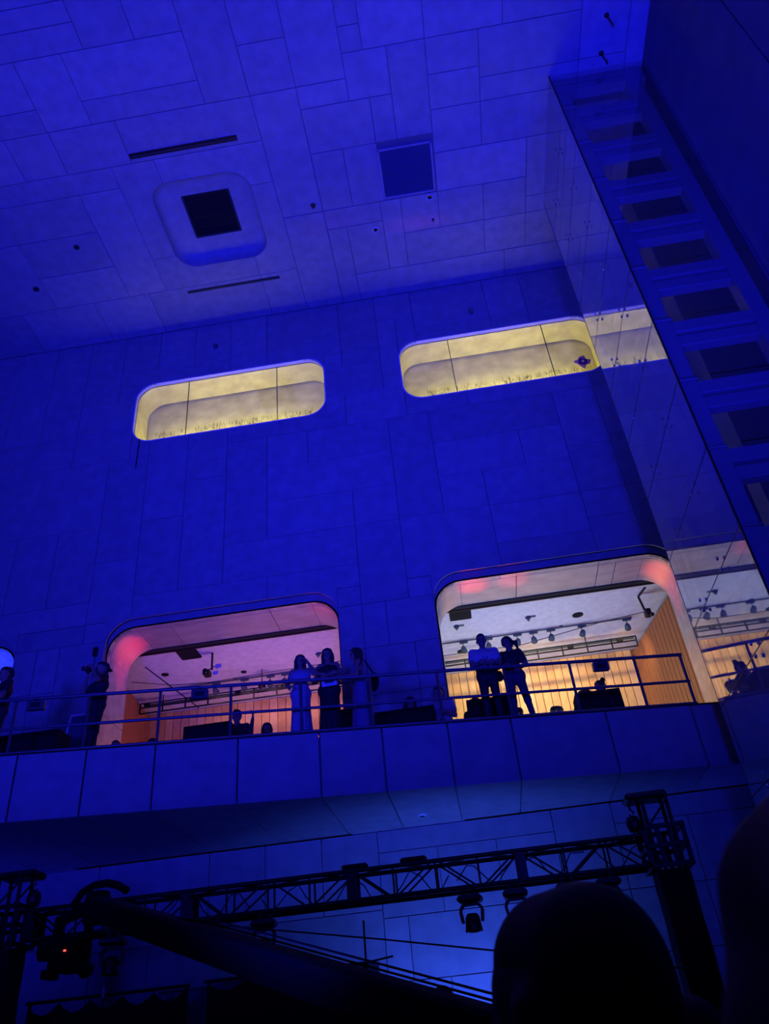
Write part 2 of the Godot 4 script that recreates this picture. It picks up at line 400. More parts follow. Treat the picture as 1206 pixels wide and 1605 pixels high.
func wash_light(at: Vector3, target: Vector3, half_angle: float, energy: float, c: Color, size: float, label: String) -> void:
	var t := thing("wash_light", label, "stage light", at, 0.0, "blue wash lights")
	var d := (target - at).normalized()
	var b := look(d)
	var st := mk()
	add_lathe(st, [[0.0, -0.26], [0.13, -0.24], [0.17, -0.1], [0.18, 0.0], [0.165, 0.0], [0.0, -0.01]], 20, Transform3D(b, Vector3.ZERO))
	part("housing", done(st), M.black_metal, t)
	part("lens", lathem([[0.16, 0.0], [0.15, 0.015], [0.0, 0.02]], 20, Transform3D(b, Vector3.ZERO)), M.blue_lens, t)
	st = mk()
	add_tube(st, [Vector3(-0.22, 0.0, 0.0), Vector3(-0.22, -at.y + 0.05, 0.0)], 0.018, 8)
	add_tube(st, [Vector3(0.22, 0.0, 0.0), Vector3(0.22, -at.y + 0.05, 0.0)], 0.018, 8)
	add_box(st, Vector3(0, -at.y + 0.03, 0), Vector3(0.5, 0.05, 0.3), 0.01)
	part("stand", done(st), M.black_metal, t)
	var l := SpotLight3D.new()
	l.name = "spot"
	l.light_color = c
	l.light_energy = energy
	l.spot_angle = half_angle
	l.spot_angle_attenuation = 1.0
	l.spot_range = 60.0
	l.spot_attenuation = 2.0
	l.light_size = size
	l.shadow_enabled = true
	t.add_child(l)
	l.basis = Basis.looking_at(d, Vector3.UP if absf(d.y) < 0.98 else Vector3.FORWARD)
	l.position = d * 0.05

func area_light(parent: Node, at: Vector3, dir: Vector3, size: Vector2, c: Color, energy: float) -> void:
	var l := AreaLight3D.new()
	l.name = "area"
	l.light_color = c
	l.light_energy = energy
	l.area_size = size
	l.area_normalize_energy = true
	l.area_range = 60.0
	l.area_attenuation = 2.0
	l.shadow_enabled = true
	parent.add_child(l, true)
	l.basis = Basis.looking_at(dir, Vector3.UP if absf(dir.y) < 0.98 else Vector3.FORWARD)
	l.position = at

func panel_mat(k := -1) -> Material:
	return M["panel_%d" % (rng.randi() % 4 if k < 0 else k)]

func build_shell() -> void:
	var f := structure("floor", "dark hall floor")
	part("slab", boxm(Vector3(20.4, 0.3, 26.0)), M.hall_floor, f, Vector3(-3.9, -0.15, -2.2))
	var l := structure("wall_left", "side wall of the hall, out of the picture")
	part("slab", boxm(Vector3(0.3, 18.9, 26.0)), M.plain_wall, l, Vector3(-13.65, 9.4, -2.2))
	var b := structure("wall_front", "wall behind the audience, out of the picture")
	part("slab", boxm(Vector3(20.4, 18.9, 0.3)), M.dark_wall, b, Vector3(-3.9, 9.4, 10.4))
	# right wall: tall concrete sheets with a groove between them
	var r := structure("wall_right", "dark concrete side wall beside the glass lift shaft")
	part("backing", boxm(Vector3(0.2, 18.9, 26.0)), M.sealant, r, Vector3(RX + 0.16, 9.4, -2.2))
	var zs := [-14.5, -11.6, -9.05, -6.53, -4.0, -1.4, 1.2, 5.0, 10.3]
	for i in zs.size() - 1:
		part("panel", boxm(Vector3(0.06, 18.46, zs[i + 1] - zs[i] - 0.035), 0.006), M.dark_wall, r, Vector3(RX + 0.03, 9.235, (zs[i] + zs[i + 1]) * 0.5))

# panels of a wall in x, y, cut by openings and set proud of the backing by their thickness
func wall_panels(root: Node3D, list: Array, z: float, holes: Array) -> void:
	for p in list:
		var g := 0.0065
		var poly := rect(p[0] + g, p[1] + g, p[2] - g, p[3] - g)
		var cut := false
		for h in holes:
			if p[0] < h[2] and p[2] > h[0]:
				if absf(p[1] - h[3]) < 0.06:   # above an opening: hangs down into its rounded corners
					var m := Geometry2D.merge_polygons(poly, rect(maxf(p[0] + g, h[0]), p[1] - 0.6, minf(p[2] - g, h[2]), p[1] + 0.1))
					poly = m[0]
					cut = true
				elif absf(p[3] - h[1]) < 0.06:
					var m := Geometry2D.merge_polygons(poly, rect(maxf(p[0] + g, h[0]), p[3] - 0.1, minf(p[2] - g, h[2]), p[3] + 0.6))
					poly = m[0]
					cut = true
			if cut:
				var left := Geometry2D.clip_polygons(poly, rounded(h[0], h[1], h[2], h[3], h[4]))
				if left.is_empty():
					poly = PackedVector2Array()
					break
				var big := 0.0
				for q in left:
					var a := area_of(q)
					if a > big:
						big = a
						poly = q
		if poly.is_empty():
			continue
		var dz := rng.randf_range(-0.003, 0.003)
		if cut:
			var st := mk()
			add_prism(st, poly, z - 0.03, z + dz)
			part("panel", done(st), panel_mat(), root)
		else:
			part("panel", sized(Vector3(p[2] - p[0] - 2 * g, p[3] - p[1] - 2 * g, 0.03)), panel_mat(), root, Vector3((p[0] + p[2]) * 0.5, (p[1] + p[3]) * 0.5, z - 0.015 + dz))

var sizes := {}
func sized(s: Vector3) -> ArrayMesh:
	var key := "%.2f %.2f %.2f" % [s.x, s.y, s.z]
	if not sizes.has(key):
		sizes[key] = boxm(s, 0.006)
	return sizes[key]

func area_of(p: PackedVector2Array) -> float:
	var a := 0.0
	for i in p.size():
		a += p[i].cross(p[(i + 1) % p.size()])
	return absf(a) * 0.5

func build_back_wall() -> void:
	var w := structure("wall_back", "tall back wall of light concrete panels with rounded openings")
	for r in [[-13.6, 9.47, 6.0, 14.43], [-13.6, 16.55, 6.0, 18.7], [-9.5, 4.4, -7.5, 9.45], [-2.5, 4.4, -0.5, 9.45], [4.5, 4.4, 6.0, 9.45], [-13.6, 14.43, -7.57, 16.55], [-2.43, 14.43, -0.57, 16.55], [4.57, 14.43, 6.0, 16.55], [-13.6, 0.0, 6.0, 4.4]]:
		part("backing", boxm(Vector3(r[2] - r[0], r[3] - r[1], 0.3)), M.sealant, w, Vector3((r[0] + r[2]) * 0.5, (r[1] + r[3]) * 0.5, WZ - 0.172))
	wall_panels(w, WALL_PANELS, WZ, SLOTS + BAYS)
	wall_panels(w, LOWER_PANELS, WZ, [])
	# small fittings on the wall
	for s in [[357.0, -5.42, 17.53, "small grey dome detector high above the glazed slot on the left"], [730.0, 1.55, 17.25, "small grey dome detector high above the glazed slot on the right"]]:
		var d := thing("wall_detector", s[3], "detector", Vector3(s[1], s[2], WZ), 0.0, "wall detectors")
		var st := mk()
		add_box(st, Vector3(0, 0, 0.02), Vector3(0.11, 0.16, 0.04), 0.01)
		part("base", done(st), M.grille, d)
		part("dome", lathem([[0.0, -0.06], [0.045, -0.05], [0.055, 0.0], [0.04, 0.05], [0.0, 0.06]], 12, Transform3D(Basis(Vector3.RIGHT, PI / 2), Vector3(0, -0.02, 0.06))), M.grille, d)
	var c := thing("hanging_cable", "thin black cable hanging below the lower left corner of the glazed slot", "cable", Vector3(-7.28, 14.5, WZ + 0.02))
	part("strand", tubem([Vector3(0, 0.08, 0), Vector3(0.0, -0.3, 0.015), Vector3(-0.01, -0.85, 0.01)], 0.012, 6), M.black_plastic, c)
	var mic := thing("wall_antenna", "slim black antenna box on the wall above the person with the camera", "antenna", Vector3(-7.67, 8.75, WZ))
	part("box", boxm(Vector3(0.09, 0.2, 0.06), 0.01), M.black_plastic, mic, Vector3(0, 0, 0.05))
	part("cable", tubem([Vector3(0, -0.08, 0.03), Vector3(-0.02, -0.5, 0.02), Vector3(-0.03, -0.95, 0.02)], 0.006, 6), M.black_plastic, mic)

func build_ceiling() -> void:
	var c := structure("ceiling", "ceiling of light concrete panels")
	# backing in strips round the coffer and the air grille
	for r in [[-13.6, -9.85, 6.0, 10.5], [-13.6, -14.6, 6.0, -12.35], [-13.6, -12.35, -5.82, -9.85], [-3.32, -12.35, 6.0, -9.85]]:
		part("backing", boxm(Vector3(r[2] - r[0], 0.3, r[3] - r[1])), M.sealant, c, Vector3((r[0] + r[2]) * 0.5, CEIL + 0.172, (r[1] + r[3]) * 0.5))
	var hole := rounded(COFFER[0], COFFER[1], COFFER[2], COFFER[3], COFFER[4], 10)
	var flat := Transform3D(Basis(Vector3.RIGHT, Vector3(0, 0, 1), Vector3(0, -1, 0)), Vector3.ZERO)   # polygon y -> world z, its front looks down
	for p in CEILING_PANELS:
		var g := 0.0065
		var dy := rng.randf_range(-0.003, 0.003)
		if p[0] < COFFER[2] and p[2] > COFFER[0] and p[1] < COFFER[3] and p[3] > COFFER[1]:
			var left := Geometry2D.clip_polygons(rect(p[0] + g, p[1] + g, p[2] - g, p[3] - g), hole)
			var st := mk()
			add_prism(st, left[0], -0.03, 0.0, Transform3D(flat.basis, Vector3(0, CEIL, 0)))
			part("panel", done(st), panel_mat(), c)
		else:
			part("panel", sized(Vector3(p[2] - p[0] - 2 * g, 0.03, p[3] - p[1] - 2 * g)), panel_mat(), c, Vector3((p[0] + p[2]) * 0.5, CEIL + 0.015 + dy, (p[1] + p[3]) * 0.5))
	part("panel", boxm(Vector3(19.1, 0.05, 13.9)), M.panel_1, c, Vector3(-3.85, CEIL + 0.025, 3.2))
	# rounded coffer sunk into the ceiling, with a black grille
	var k := thing("ceiling_coffer", "rounded square recess in the ceiling with a black grille at its centre", "air outlet", Vector3((COFFER[0] + COFFER[2]) * 0.5, CEIL, (COFFER[1] + COFFER[3]) * 0.5))
	var half := 1.2
	var rings := []
	for q in [[0.0, -0.004, 0.52], [0.005, 0.06, 0.52], [0.02, 0.15, 0.51], [0.05, 0.22, 0.49], [0.11, 0.275, 0.45], [0.2, 0.305, 0.4], [0.35, 0.315, 0.3], [0.64, 0.315, 0.02]]:
		var ring := []
		for v in rounded(-half + q[0], -half + q[0], half - q[0], half - q[0], q[2], 10):
			ring.append(Vector3(v.x, q[1], v.y))
		rings.append(ring)
	var st := mk()
	for i in rings.size() - 1:
		for j in rings[i].size():
			var j2: int = (j + 1) % rings[i].size()
			quad(st, rings[i][j], rings[i][j2], rings[i + 1][j2], rings[i + 1][j], 1)
	part("shell", done(st), M.panel_2, k)
	var gr := part("grille", boxm(Vector3(1.3, 0.02, 1.3)), M.black_cloth, k, Vector3(0.0, 0.44, 0.0))
	for i in 8:
		part("louvre", boxm(Vector3(1.1, 0.01, 0.05), 0.003), M.black_cloth, gr, Vector3(0, -0.04, -0.49 + 0.14 * i))
	st = mk()
	for s in [-1, 1]:
		add_box(st, Vector3(s * 0.58, 0.37, 0), Vector3(0.03, 0.13, 1.17), 0.004)
		add_box(st, Vector3(0, 0.37, s * 0.58), Vector3(1.17, 0.13, 0.03), 0.004)
	part("rim", done(st), M.black_cloth, k)
	# square return grille
	var q := thing("return_grille", "square dark grille with a pale frame set flush in the ceiling", "air grille", Vector3(0.35, CEIL, -10.66))
	st = mk()
	for s in [-1, 1]:
		add_box(st, Vector3(s * 0.62, -0.005, 0), Vector3(0.05, 0.05, 1.3), 0.006)
		add_box(st, Vector3(0, -0.005, s * 0.62), Vector3(1.3, 0.05, 0.05), 0.006)
	part("frame", done(st), M.panel_2, q)
	part("core", boxm(Vector3(1.24, 0.02, 1.24)), M.grille, q, Vector3(0, 0.04, 0))
	for i in 30:
		part("louvre", sized(Vector3(1.2, 0.025, 0.012)), M.grille, q, Vector3(0, 0.012, -0.58 + 0.04 * i))
	# linear slots
	for s in [[-4.61, -9.15, 0.075, "long black slot diffuser in the ceiling ahead of the rounded recess"], [-4.59, -13.04, 0.045, "long thin slot diffuser in the ceiling between recess and back wall"]]:
		var d := thing("slot_diffuser", s[3], "air slot", Vector3(s[0], CEIL, s[1]), 0.0, "ceiling slot diffusers")
		part("slot", boxm(Vector3(2.5, 0.03, s[2] * 1.6), 0.004), M.black_metal, d, Vector3(0, -0.012, 0))
		part("blade", boxm(Vector3(2.46, 0.02, 0.012)), M.grille, d, Vector3(0, -0.03, 0))
	# round fittings
	for s in [[-8.05, -11.16, 0.075, "dark", "small round ceiling fitting nearer the rounded recess"], [-9.61, -12.15, 0.085, "dark", "small round ceiling fitting farthest from the rounded recess"], [-0.62, -12.11, 0.075, "ring", "small ringed downlight in the ceiling left of the square grille"], [0.83, -11.45, 0.085, "ring", "small ringed downlight touching the corner of the square grille"]]:
		var d := thing("downlight", s[4], "downlight", Vector3(s[0], CEIL, s[1]), 0.0, "unlit round ceiling fittings")
		part("rim", lathem([[s[2], 0.0], [s[2] * 1.05, -0.02], [s[2] * 0.85, -0.035], [s[2] * 0.75, -0.01], [s[2] * 0.7, 0.0]], 18), M.white_plastic if s[3] == "ring" else M.grille, d)
		part("well", lathem([[s[2] * 0.74, -0.012], [s[2] * 0.3, -0.006], [0.0, -0.005]], 16), M.lens_glass, d)
	for s in [[-2.03, -11.14, "tiny dark sprinkler head in the ceiling right of the rounded recess"], [0.86, -12.1, "tiny dark sprinkler head in the ceiling behind the square grille"]]:
		var d := thing("sprinkler", s[2], "sprinkler", Vector3(s[0], CEIL, s[1]), 0.0, "ceiling sprinklers")
		var r := 0.05 if s[0] < 0 else 0.025
		part("rose", lathem([[0.0, -0.03], [r, -0.02], [r * 1.3, 0.0]], 12), M.black_metal, d)
		part("head", lathem([[0.0, -0.1], [r * 0.7, -0.095], [r * 0.3, -0.05], [r * 0.3, -0.02]], 10), M.black_metal, d)
	for s in [[4.83, -8.0, "frayed black hook hanging from the ceiling near the side wall"], [4.79, -8.75, "thin black wire end hanging from the ceiling near the glass shaft"]]:
		var d := thing("ceiling_hook", s[2], "hook", Vector3(s[0], CEIL, s[1]), 0.0, "ceiling hooks")
		part("plate", lathem([[0.0, -0.03], [0.05, -0.025], [0.055, 0.0]], 10), M.black_metal, d)
		part("wire", tubem([Vector3(0, -0.02, 0), Vector3(0.03, -0.1, -0.05), Vector3(0.09, -0.14, -0.12), Vector3(0.13, -0.1, -0.2)], 0.014, 6), M.black_metal, d)

func build_slots() -> void:
	var names := [["left", [-6.14, -3.76]], ["right", [0.8, 3.24]]]
	for i in 2:
		var h: Array = SLOTS[i]
		var w := structure("window_%d" % (i + 1), "wide glazed slot with rounded corners and a cream lit recess, %s of the two" % names[i][0])
		var path := []
		for v in rounded(h[0], h[1], h[2], h[3], h[4], 10): path.append(v)
		part("window_frame", band(path, WZ - 0.10, WZ + 0.004, 0.03, true), M.cream_lip, w)
		part("gasket", band(path, WZ - 0.125, WZ - 0.10, 0.03, true), M.gap_dark, w)
		part("reveal", band(path, WZ - 0.80, WZ - 0.125, 0.04, true), M.cream, w)
		# back of the recess, with a shadow gap round it
		var inner := []
		for v in rounded(h[0] - 0.05, h[1] - 0.05, h[2] + 0.05, h[3] + 0.05, 0.5, 10): inner.append(v)
		part("shadow_gap", band(inner, WZ - 0.86, WZ - 0.80, 0.03, true), M.gap_dark, w)
		var st := mk()
		add_prism(st, rounded(h[0] - 0.1, h[1] - 0.1, h[2] + 0.1, h[3] + 0.1, 0.5, 10), WZ - 0.95, WZ - 0.86)
		part("back_panel", done(st), M.cream, w)
		# three panes with open joints
		var xs: Array = [h[0]] + names[i][1] + [h[2]]
		var outline := rounded(h[0] + 0.005, h[1] + 0.005, h[2] - 0.005, h[3] - 0.005, h[4], 10)
		for k in 3:
			var cut := Geometry2D.intersect_polygons(outline, rect(xs[k] + 0.009, h[1], xs[k + 1] - 0.009, h[3]))
			st = mk()
			add_prism(st, cut[0], 0.0, 0.001)
			part("pane", done(st), M.window_glass, w, Vector3(0, 0, WZ - 0.115))
		for k in [1, 2]:
			part("glass_joint", boxm(Vector3(0.018, h[3] - h[1], 0.016)), M.gap_dark, w, Vector3(xs[k], (h[1] + h[3]) * 0.5, WZ - 0.115))
		# runs of dirt at the foot of the panes: short vertical streaks of their own outline
		st = mk()
		var a := 420 if i == 0 else 460
		for k in a:
			var x := rng.randf_range(h[0] + 0.55, h[2] - 0.35)
			var wgt := absf(sin(x * 3.1 + i)) * absf(cos(x * 1.3))
			if rng.randf() > 0.25 + wgt: continue
			var y0: float = h[1] + rng.randf_range(0.05, 0.26)
			var hh := rng.randf_range(0.03, 0.16)
			var ww := rng.randf_range(0.004, 0.014)
			quad(st, Vector3(x, y0, WZ - 0.112), Vector3(x + ww, y0, WZ - 0.112), Vector3(x + ww * 0.4, y0 + hh, WZ - 0.112), Vector3(x, y0 + hh * 0.9, WZ - 0.112))
		var film := part("dirt_streaks", done(st), M.glass_film, w)
		film.set_meta("kind", "stuff")
		# light strip on the floor of the recess
		var f := thing("light_strip", "warm light strip hidden on the floor of the glazed slot, %s of the two" % names[i][0], "light", Vector3((h[0] + h[2]) * 0.5, h[1], WZ - 0.22), 0.0, "slot light strips")
		part("channel", boxm(Vector3(4.1, 0.03, 0.16), 0.005), M.white_plastic, f, Vector3(0, 0.016, 0))
		part("tube", boxm(Vector3(4.0, 0.012, 0.12), 0.004), M.warm_strip, f, Vector3(0, 0.038, 0))
		area_light(f, Vector3(0, 0.07, 0), Vector3(0, 0.62, -0.78), Vector2(4.0, 0.1), Color(1.0, 0.95, 0.70), 6.6)
	# torn paper flower stuck inside the right-hand slot
	var fl := thing("paper_flower", "torn purple paper flower with a pale edge behind the glazed slot pane", "flower", Vector3(4.0, 14.98, WZ - 0.15))
	var rim := PackedVector2Array()
	var core := PackedVector2Array()
	for k in 30:
		var a := TAU * k / 30
		var r := 0.17 + 0.035 * cos(a * 4.0 + 0.6) + 0.02 * sin(a * 7.0)
		rim.append(Vector2(cos(a), sin(a) * 1.1) * r)
		core.append(Vector2(cos(a), sin(a) * 1.1) * r * (0.72 + 0.08 * sin(a * 5.0)))
	var st2 := mk()
	add_prism(st2, rim, -0.004, 0.0)
	part("outer_petals", done(st2), M.pink_paper, fl)
	for k in 4:
		var st3 := mk()
		var pet := PackedVector2Array()
		for j in 12:
			var a := TAU * j / 12
			pet.append(Vector2(cos(a) * 0.075 + 0.055 * cos(TAU * k / 4 + 0.5), sin(a) * 0.07 + 0.06 * sin(TAU * k / 4 + 0.5)))
		add_prism(st3, pet, 0.001 + 0.003 * k, 0.003 + 0.003 * k)
		part("petal", done(st3), M.purple_paper, fl)
	part("heart", lathem([[0.0, 0.03], [0.03, 0.02], [0.035, 0.0]], 10, Transform3D(Basis(Vector3.RIGHT, PI / 2), Vector3(0.01, 0.01, 0.012))), M.pink_paper, fl)

# ------------------------------------------------------------------ galleries behind the balcony
func arc(cx: float, cy: float, r: float, a0: float, a1: float, n := 10) -> Array:
	var p := []
	for k in n + 1:
		var a := deg_to_rad(lerpf(a0, a1, float(k) / n))
		p.append(Vector2(cx + cos(a) * r, cy + sin(a) * r))
	return p

func build_galleries() -> void:
	var joints := [[-6.2, -4.0, -3.0], [1.28, 3.0, 3.36], [-12.0, -10.6]]
	var strip_joints := [[-4.0], [0.93, 1.28, 3.0], [-12.0]]
	for i in 3:
		var h: Array = BAYS[i]
		var w := structure("trim_%d" % (i + 1), "rounded satin lining of the balcony opening, %s" % ["left of the two lit ones", "right of the two lit ones", "cut off by the picture edge"][i])
		var x0: float = h[0] + 0.03
		var x1: float = h[2] - 0.03
		var top := 9.27
		var r := 0.55
		var st := mk()
		var inner := rounded(x0, 2.5, x1, top, r, 10)
		var ring := Geometry2D.clip_polygons(rounded(h[0] - 0.02, 4.4, h[2] + 0.02, h[3] + 0.02, h[4], 10), inner)
		for q in ring:
			add_prism(st, q, WZ - 0.2, WZ - 0.11)
		part("frame", done(st), M.panel_1, w)
		# lining: front strip and main band, both in pieces along the path
		for b in [[WZ - 0.25, WZ - 0.11, strip_joints[i], "strip"], [WZ - 1.19, WZ - 0.262, joints[i], "lining"]]:
			var g := 0.007
			var right := [Vector2(x1, 4.6), Vector2(x1, top - r - g)]
			var left := [Vector2(x0, top - r - g), Vector2(x0, 7.45 + g)]
			var left2 := [Vector2(x0, 7.45 - g), Vector2(x0, 4.6)]
			part("panel", band(right, b[0], b[1], 0.04), M.reveal, w)
			part("panel", band(arc(x1 - r, top - r, r, 0, 90), b[0], b[1], 0.04), M.reveal, w)
			var js: Array = [x1 - r] + Array(b[2]).duplicate()
			js.sort()
			js.reverse()
			js.append(x0 + r)
			for k in js.size() - 1:
				if js[k] - js[k + 1] > 0.05:
					part("panel", band([Vector2(js[k] - g, top), Vector2(js[k + 1] + g, top)], b[0], b[1], 0.04), M.reveal, w)
			part("panel", band(arc(x0 + r, top - r, r, 90, 180), b[0], b[1], 0.04), M.reveal, w)
			part("panel", band(left, b[0], b[1], 0.04), M.reveal, w)
			part("panel", band(left2, b[0], b[1], 0.04), M.reveal, w)
		# dark backing behind the open joints, and the curtain groove behind the lining
		var path: Array = [Vector2(x1 + 0.05, 4.6), Vector2(x1 + 0.05, top - r)] + arc(x1 - r, top - r, r + 0.05, 0, 90) + arc(x0 + r, top - r, r + 0.05, 90, 180) + [Vector2(x0 - 0.05, 4.6)]
		part("backing", band(path, WZ - 1.25, WZ - 0.14, 0.04), M.gap_dark, w)
		part("curtain_groove", boxm(Vector3(x1 - x0 + 0.6, 0.16, 0.15)), M.gap_dark, w, Vector3((x0 + x1) * 0.5, top + 0.055, WZ - 1.262))
		part("curtain_track", boxm(Vector3(x1 - x0 + 0.4, 0.03, 0.05), 0.005), M.black_metal, w, Vector3((x0 + x1) * 0.5, top - 0.03, WZ - 1.35))
	# rooms: floor, ceiling, partitions, panelled back wall
	var fl := structure("floor", "balcony and gallery floor")
	part("slab", boxm(Vector3(20.0, 0.2, 5.0)), M.dark_wall, fl, Vector3(-3.9, FLOOR2 - 0.1, -16.9))
	var ce := structure("ceiling", "white gallery ceiling with track lights")
	for r in [[-13.6, -9.0], [-8.9, -1.55], [-1.45, 6.0]]:
		part("slab", boxm(Vector3(r[1] - r[0], 0.2, 4.0)), M.gallery_ceiling, ce, Vector3((r[0] + r[1]) * 0.5, GALLERY + 0.1, WZ - 1.33 - 2.0))
		part("upstand", boxm(Vector3(r[1] - r[0], 0.5, 0.1)), M.gap_dark, ce, Vector3((r[0] + r[1]) * 0.5, GALLERY + 0.45, WZ - 1.38))
	var pa := structure("wall_side", "partitions between the galleries")
	for x in [-8.95, -1.5, 5.9, -13.6]:
		part("slab", boxm(Vector3(0.1, 5.2, 5.0)), M.gallery_ceiling, pa, Vector3(x, 7.5, -17.0))
	var bz := -19.0
	var back := structure("wall_panelled", "vertical timber boards on the gallery back wall")
	part("backing", boxm(Vector3(20.0, 5.0, 0.2)), M.groove, back, Vector3(-3.8, 7.4, bz - 0.16))
	for r in [[-8.4, -1.6, 0.215], [-1.4, 4.3, 0.2]]:
		var n := int((r[1] - r[0]) / r[2])
		for k in n:
			part("board", sized(Vector3(r[2] - 0.014, 3.78, 0.05)), M["wood_%d" % (rng.randi() % 3)], back, Vector3(r[0] + r[2] * (k + 0.5), FLOOR2 + 1.89, bz - 0.03))
	# side walls of boards: left side of the left gallery, right side of the right gallery
	for s in [[Vector2(-8.36, -19.1), Vector2(-8.02, -15.7), "timber boards on the side wall of the left gallery", -1.0], [Vector2(4.22, -19.1), Vector2(4.72, -15.5), "timber boards on the side wall of the right gallery", 1.0]]:
		var sd := structure("wall_boarded", s[2])
		var a: Vector2 = s[0]
		var b: Vector2 = s[1]
		var d := (b - a).normalized()
		var n := 17
		var stp := a.distance_to(b) / n
		var nrm: Vector2 = Vector2(d.y, -d.x) * s[3]
		for k in n:
			var c := a + d * stp * (k + 0.5)
			var st := mk()
			add_box(st, Vector3.ZERO, Vector3(0.06, 3.7, stp - 0.02), 0.006, Basis(Vector3.UP, atan2(d.x, d.y)))
			part("board", done(st), M.red_wood, sd, Vector3(c.x, FLOOR2 + 1.85, c.y) + Vector3(nrm.x, 0, nrm.y) * 0.05)
		var mid := (a + b) * 0.5
		var st2 := mk()
		add_box(st2, Vector3.ZERO, Vector3(0.04, 3.7, a.distance_to(b)), 0.0, Basis(Vector3.UP, atan2(d.x, d.y)))
		part("backing", done(st2), M.groove, sd, Vector3(mid.x, FLOOR2 + 1.85, mid.y) + Vector3(nrm.x, 0, nrm.y) * 0.13)
	# uplights standing on the gallery floors
	uplight(Vector3(-4.2, FLOOR2, -16.4), Vector2(3.4, 0.8), Color(0.95, 0.66, 0.95), 9.5, M.pink_panel, "long pink soft light lying on the floor of the left gallery", Vector3(0, 0.95, -0.3))
	uplight(Vector3(1.2, FLOOR2, -16.4), Vector2(4.0, 0.8), Color(0.76, 0.84, 1.0), 18.0, M.white_panel, "long white soft light lying on the floor of the right gallery", Vector3(0, 0.95, -0.3))
	uplight(Vector3(-11.6, FLOOR2, -16.8), Vector2(2.4, 1.0), Color(0.17, 0.24, 1.0), 40.0, M.blue_lens, "long blue soft light lying on the floor of the farthest gallery", Vector3.UP)
	red_light(Vector3(-6.2, FLOOR2, -15.3), Vector3(-7.38, 9.1, -15.0), 28.0, "small red uplight at the left side of the left opening")
	red_light(Vector3(3.2, FLOOR2, -15.3), Vector3(4.42, 9.1, -14.95), 30.0, "small red uplight at the right side of the right opening")
	red_light(Vector3(0.25, FLOOR2, -15.1), Vector3(0.35, 9.27, -14.6), 30.0, "small red uplight at the left side of the right opening", 7.0)
	red_light(Vector3(1.6, FLOOR2, -15.1), Vector3(1.2, 9.27, -14.6), 16.0, "small red uplight below the middle of the right opening", 7.0)
	red_light(Vector3(-3.3, FLOOR2, -15.2), Vector3(-2.75, 9.3, -14.6), 6.0, "small red uplight at the right side of the left opening")
	# lighting bars (flat ladder trusses) in front of the panelled walls
	for s in [[-8.2, -1.8, "black ladder truss with small lamps above the orange boards of the left gallery"], [-1.2, 4.15, "black ladder truss with small lamps above the yellow boards of the right gallery"]]:
		var t := thing("ladder_truss", s[2], "truss", Vector3(s[0], GALLERY, -17.9), 0.0, "gallery ladder trusses")
		var len_: float = s[1] - s[0]
		for y in [-0.16, -0.27, -0.42]:
			part("rail", tubem([Vector3(0, y, 0), Vector3(len_, y, 0)], 0.02 if y < -0.2 else 0.016, 6), M.black_cloth, t)
		var n := int(len_ / 0.55)
		for k in n + 1:
			part("rung", boxm(Vector3(0.03, 0.28, 0.04)), M.black_cloth, t, Vector3(len_ * k / n, -0.29, 0))
			if k % 3 == 1: part("hanger", tubem([Vector3(0, 0, 0), Vector3(0, 0.16, 0)], 0.012, 6), M.black_cloth, t, Vector3(len_ * k / n, -0.16, 0))
			if k % 2 == 0 and k < n:
				var st := mk()
				add_box(st, Vector3(0, 0, 0), Vector3(0.14, 0.09, 0.12), 0.012)
				part("lamp", done(st), M.black_cloth, t, Vector3(len_ * k / n + 0.2, -0.235, 0.05))
	var sm := thing("ceiling_seam", "straight dark batten running into the depth across the left gallery ceiling", "batten")
	part("bar", tubem([Vector3(-7.42, GALLERY - 0.012, -16.2), Vector3(-7.06, GALLERY - 0.012, -18.95)], 0.014, 6), M.black_cloth, sm)
	for s in [[-3.42, -16.75, "small dark wedge lamp under the left gallery ceiling above the women"], [1.55, -16.4, "small flat wedge lamp under the right gallery ceiling, middle"], [-0.1, -16.35, "tiny wedge lamp under the right gallery ceiling behind the black vent"]]:
		var wl := thing("wedge_lamp", s[2], "lamp", Vector3(s[0], GALLERY, s[1]), 0.0, "gallery wedge lamps")
		part("plate", boxm(Vector3(0.2, 0.015, 0.07), 0.004), M.grille, wl, Vector3(0.08, -0.008, 0))
		part("cone", lathem([[0.0, -0.13], [0.07, -0.02], [0.0, 0.0]], 8), M.grille, wl)
	# track lights
	track(-7.6, -1.9, -17.5, [-6.14, -5.43, -4.78, -4.41, -3.6, -2.9], "left", Color(1.0, 0.74, 0.80), 0.36)
	track(-1.1, 4.0, -17.1, [0.0, 0.59, 1.28, 1.66, 2.07, 2.8, 3.85], "right", Color(1.0, 0.88, 0.66), 1.45)
	# dark wires and ceiling seams
	for s in [["long thin cable strung under the left gallery ceiling", [Vector3(-7.9, 9.1, -16.6), Vector3(-7.0, 9.02, -16.9), Vector3(-6.1, 9.0, -17.0), Vector3(-4.5, 9.08, -17.05), Vector3(-2.0, 9.14, -17.1)]], ["long thin cable strung under the right gallery ceiling", [Vector3(-1.0, 9.08, -17.5), Vector3(1.4, 9.06, -17.45), Vector3(3.2, 9.12, -16.95), Vector3(4.3, 9.17, -16.8)]]]:
		var c := thing("ceiling_cable", s[0], "cable", Vector3.ZERO, 0.0, "gallery ceiling cables")
		part("strand", tubem(s[1], 0.009, 6), M.black_plastic, c)
	for s in [[-8.2, -1.8, -18.35, "dark curtain rail under the left gallery ceiling"], [-1.2, 4.2, -18.3, "dark curtain rail under the right gallery ceiling"]]:
		var c := thing("curtain_rail", s[3], "rail", Vector3((s[0] + s[1]) * 0.5, GALLERY, s[2]), 0.0, "gallery curtain rails")
		part("bar", boxm(Vector3(s[1] - s[0], 0.035, 0.05), 0.006), M.grille, c, Vector3(0, -0.025, 0))
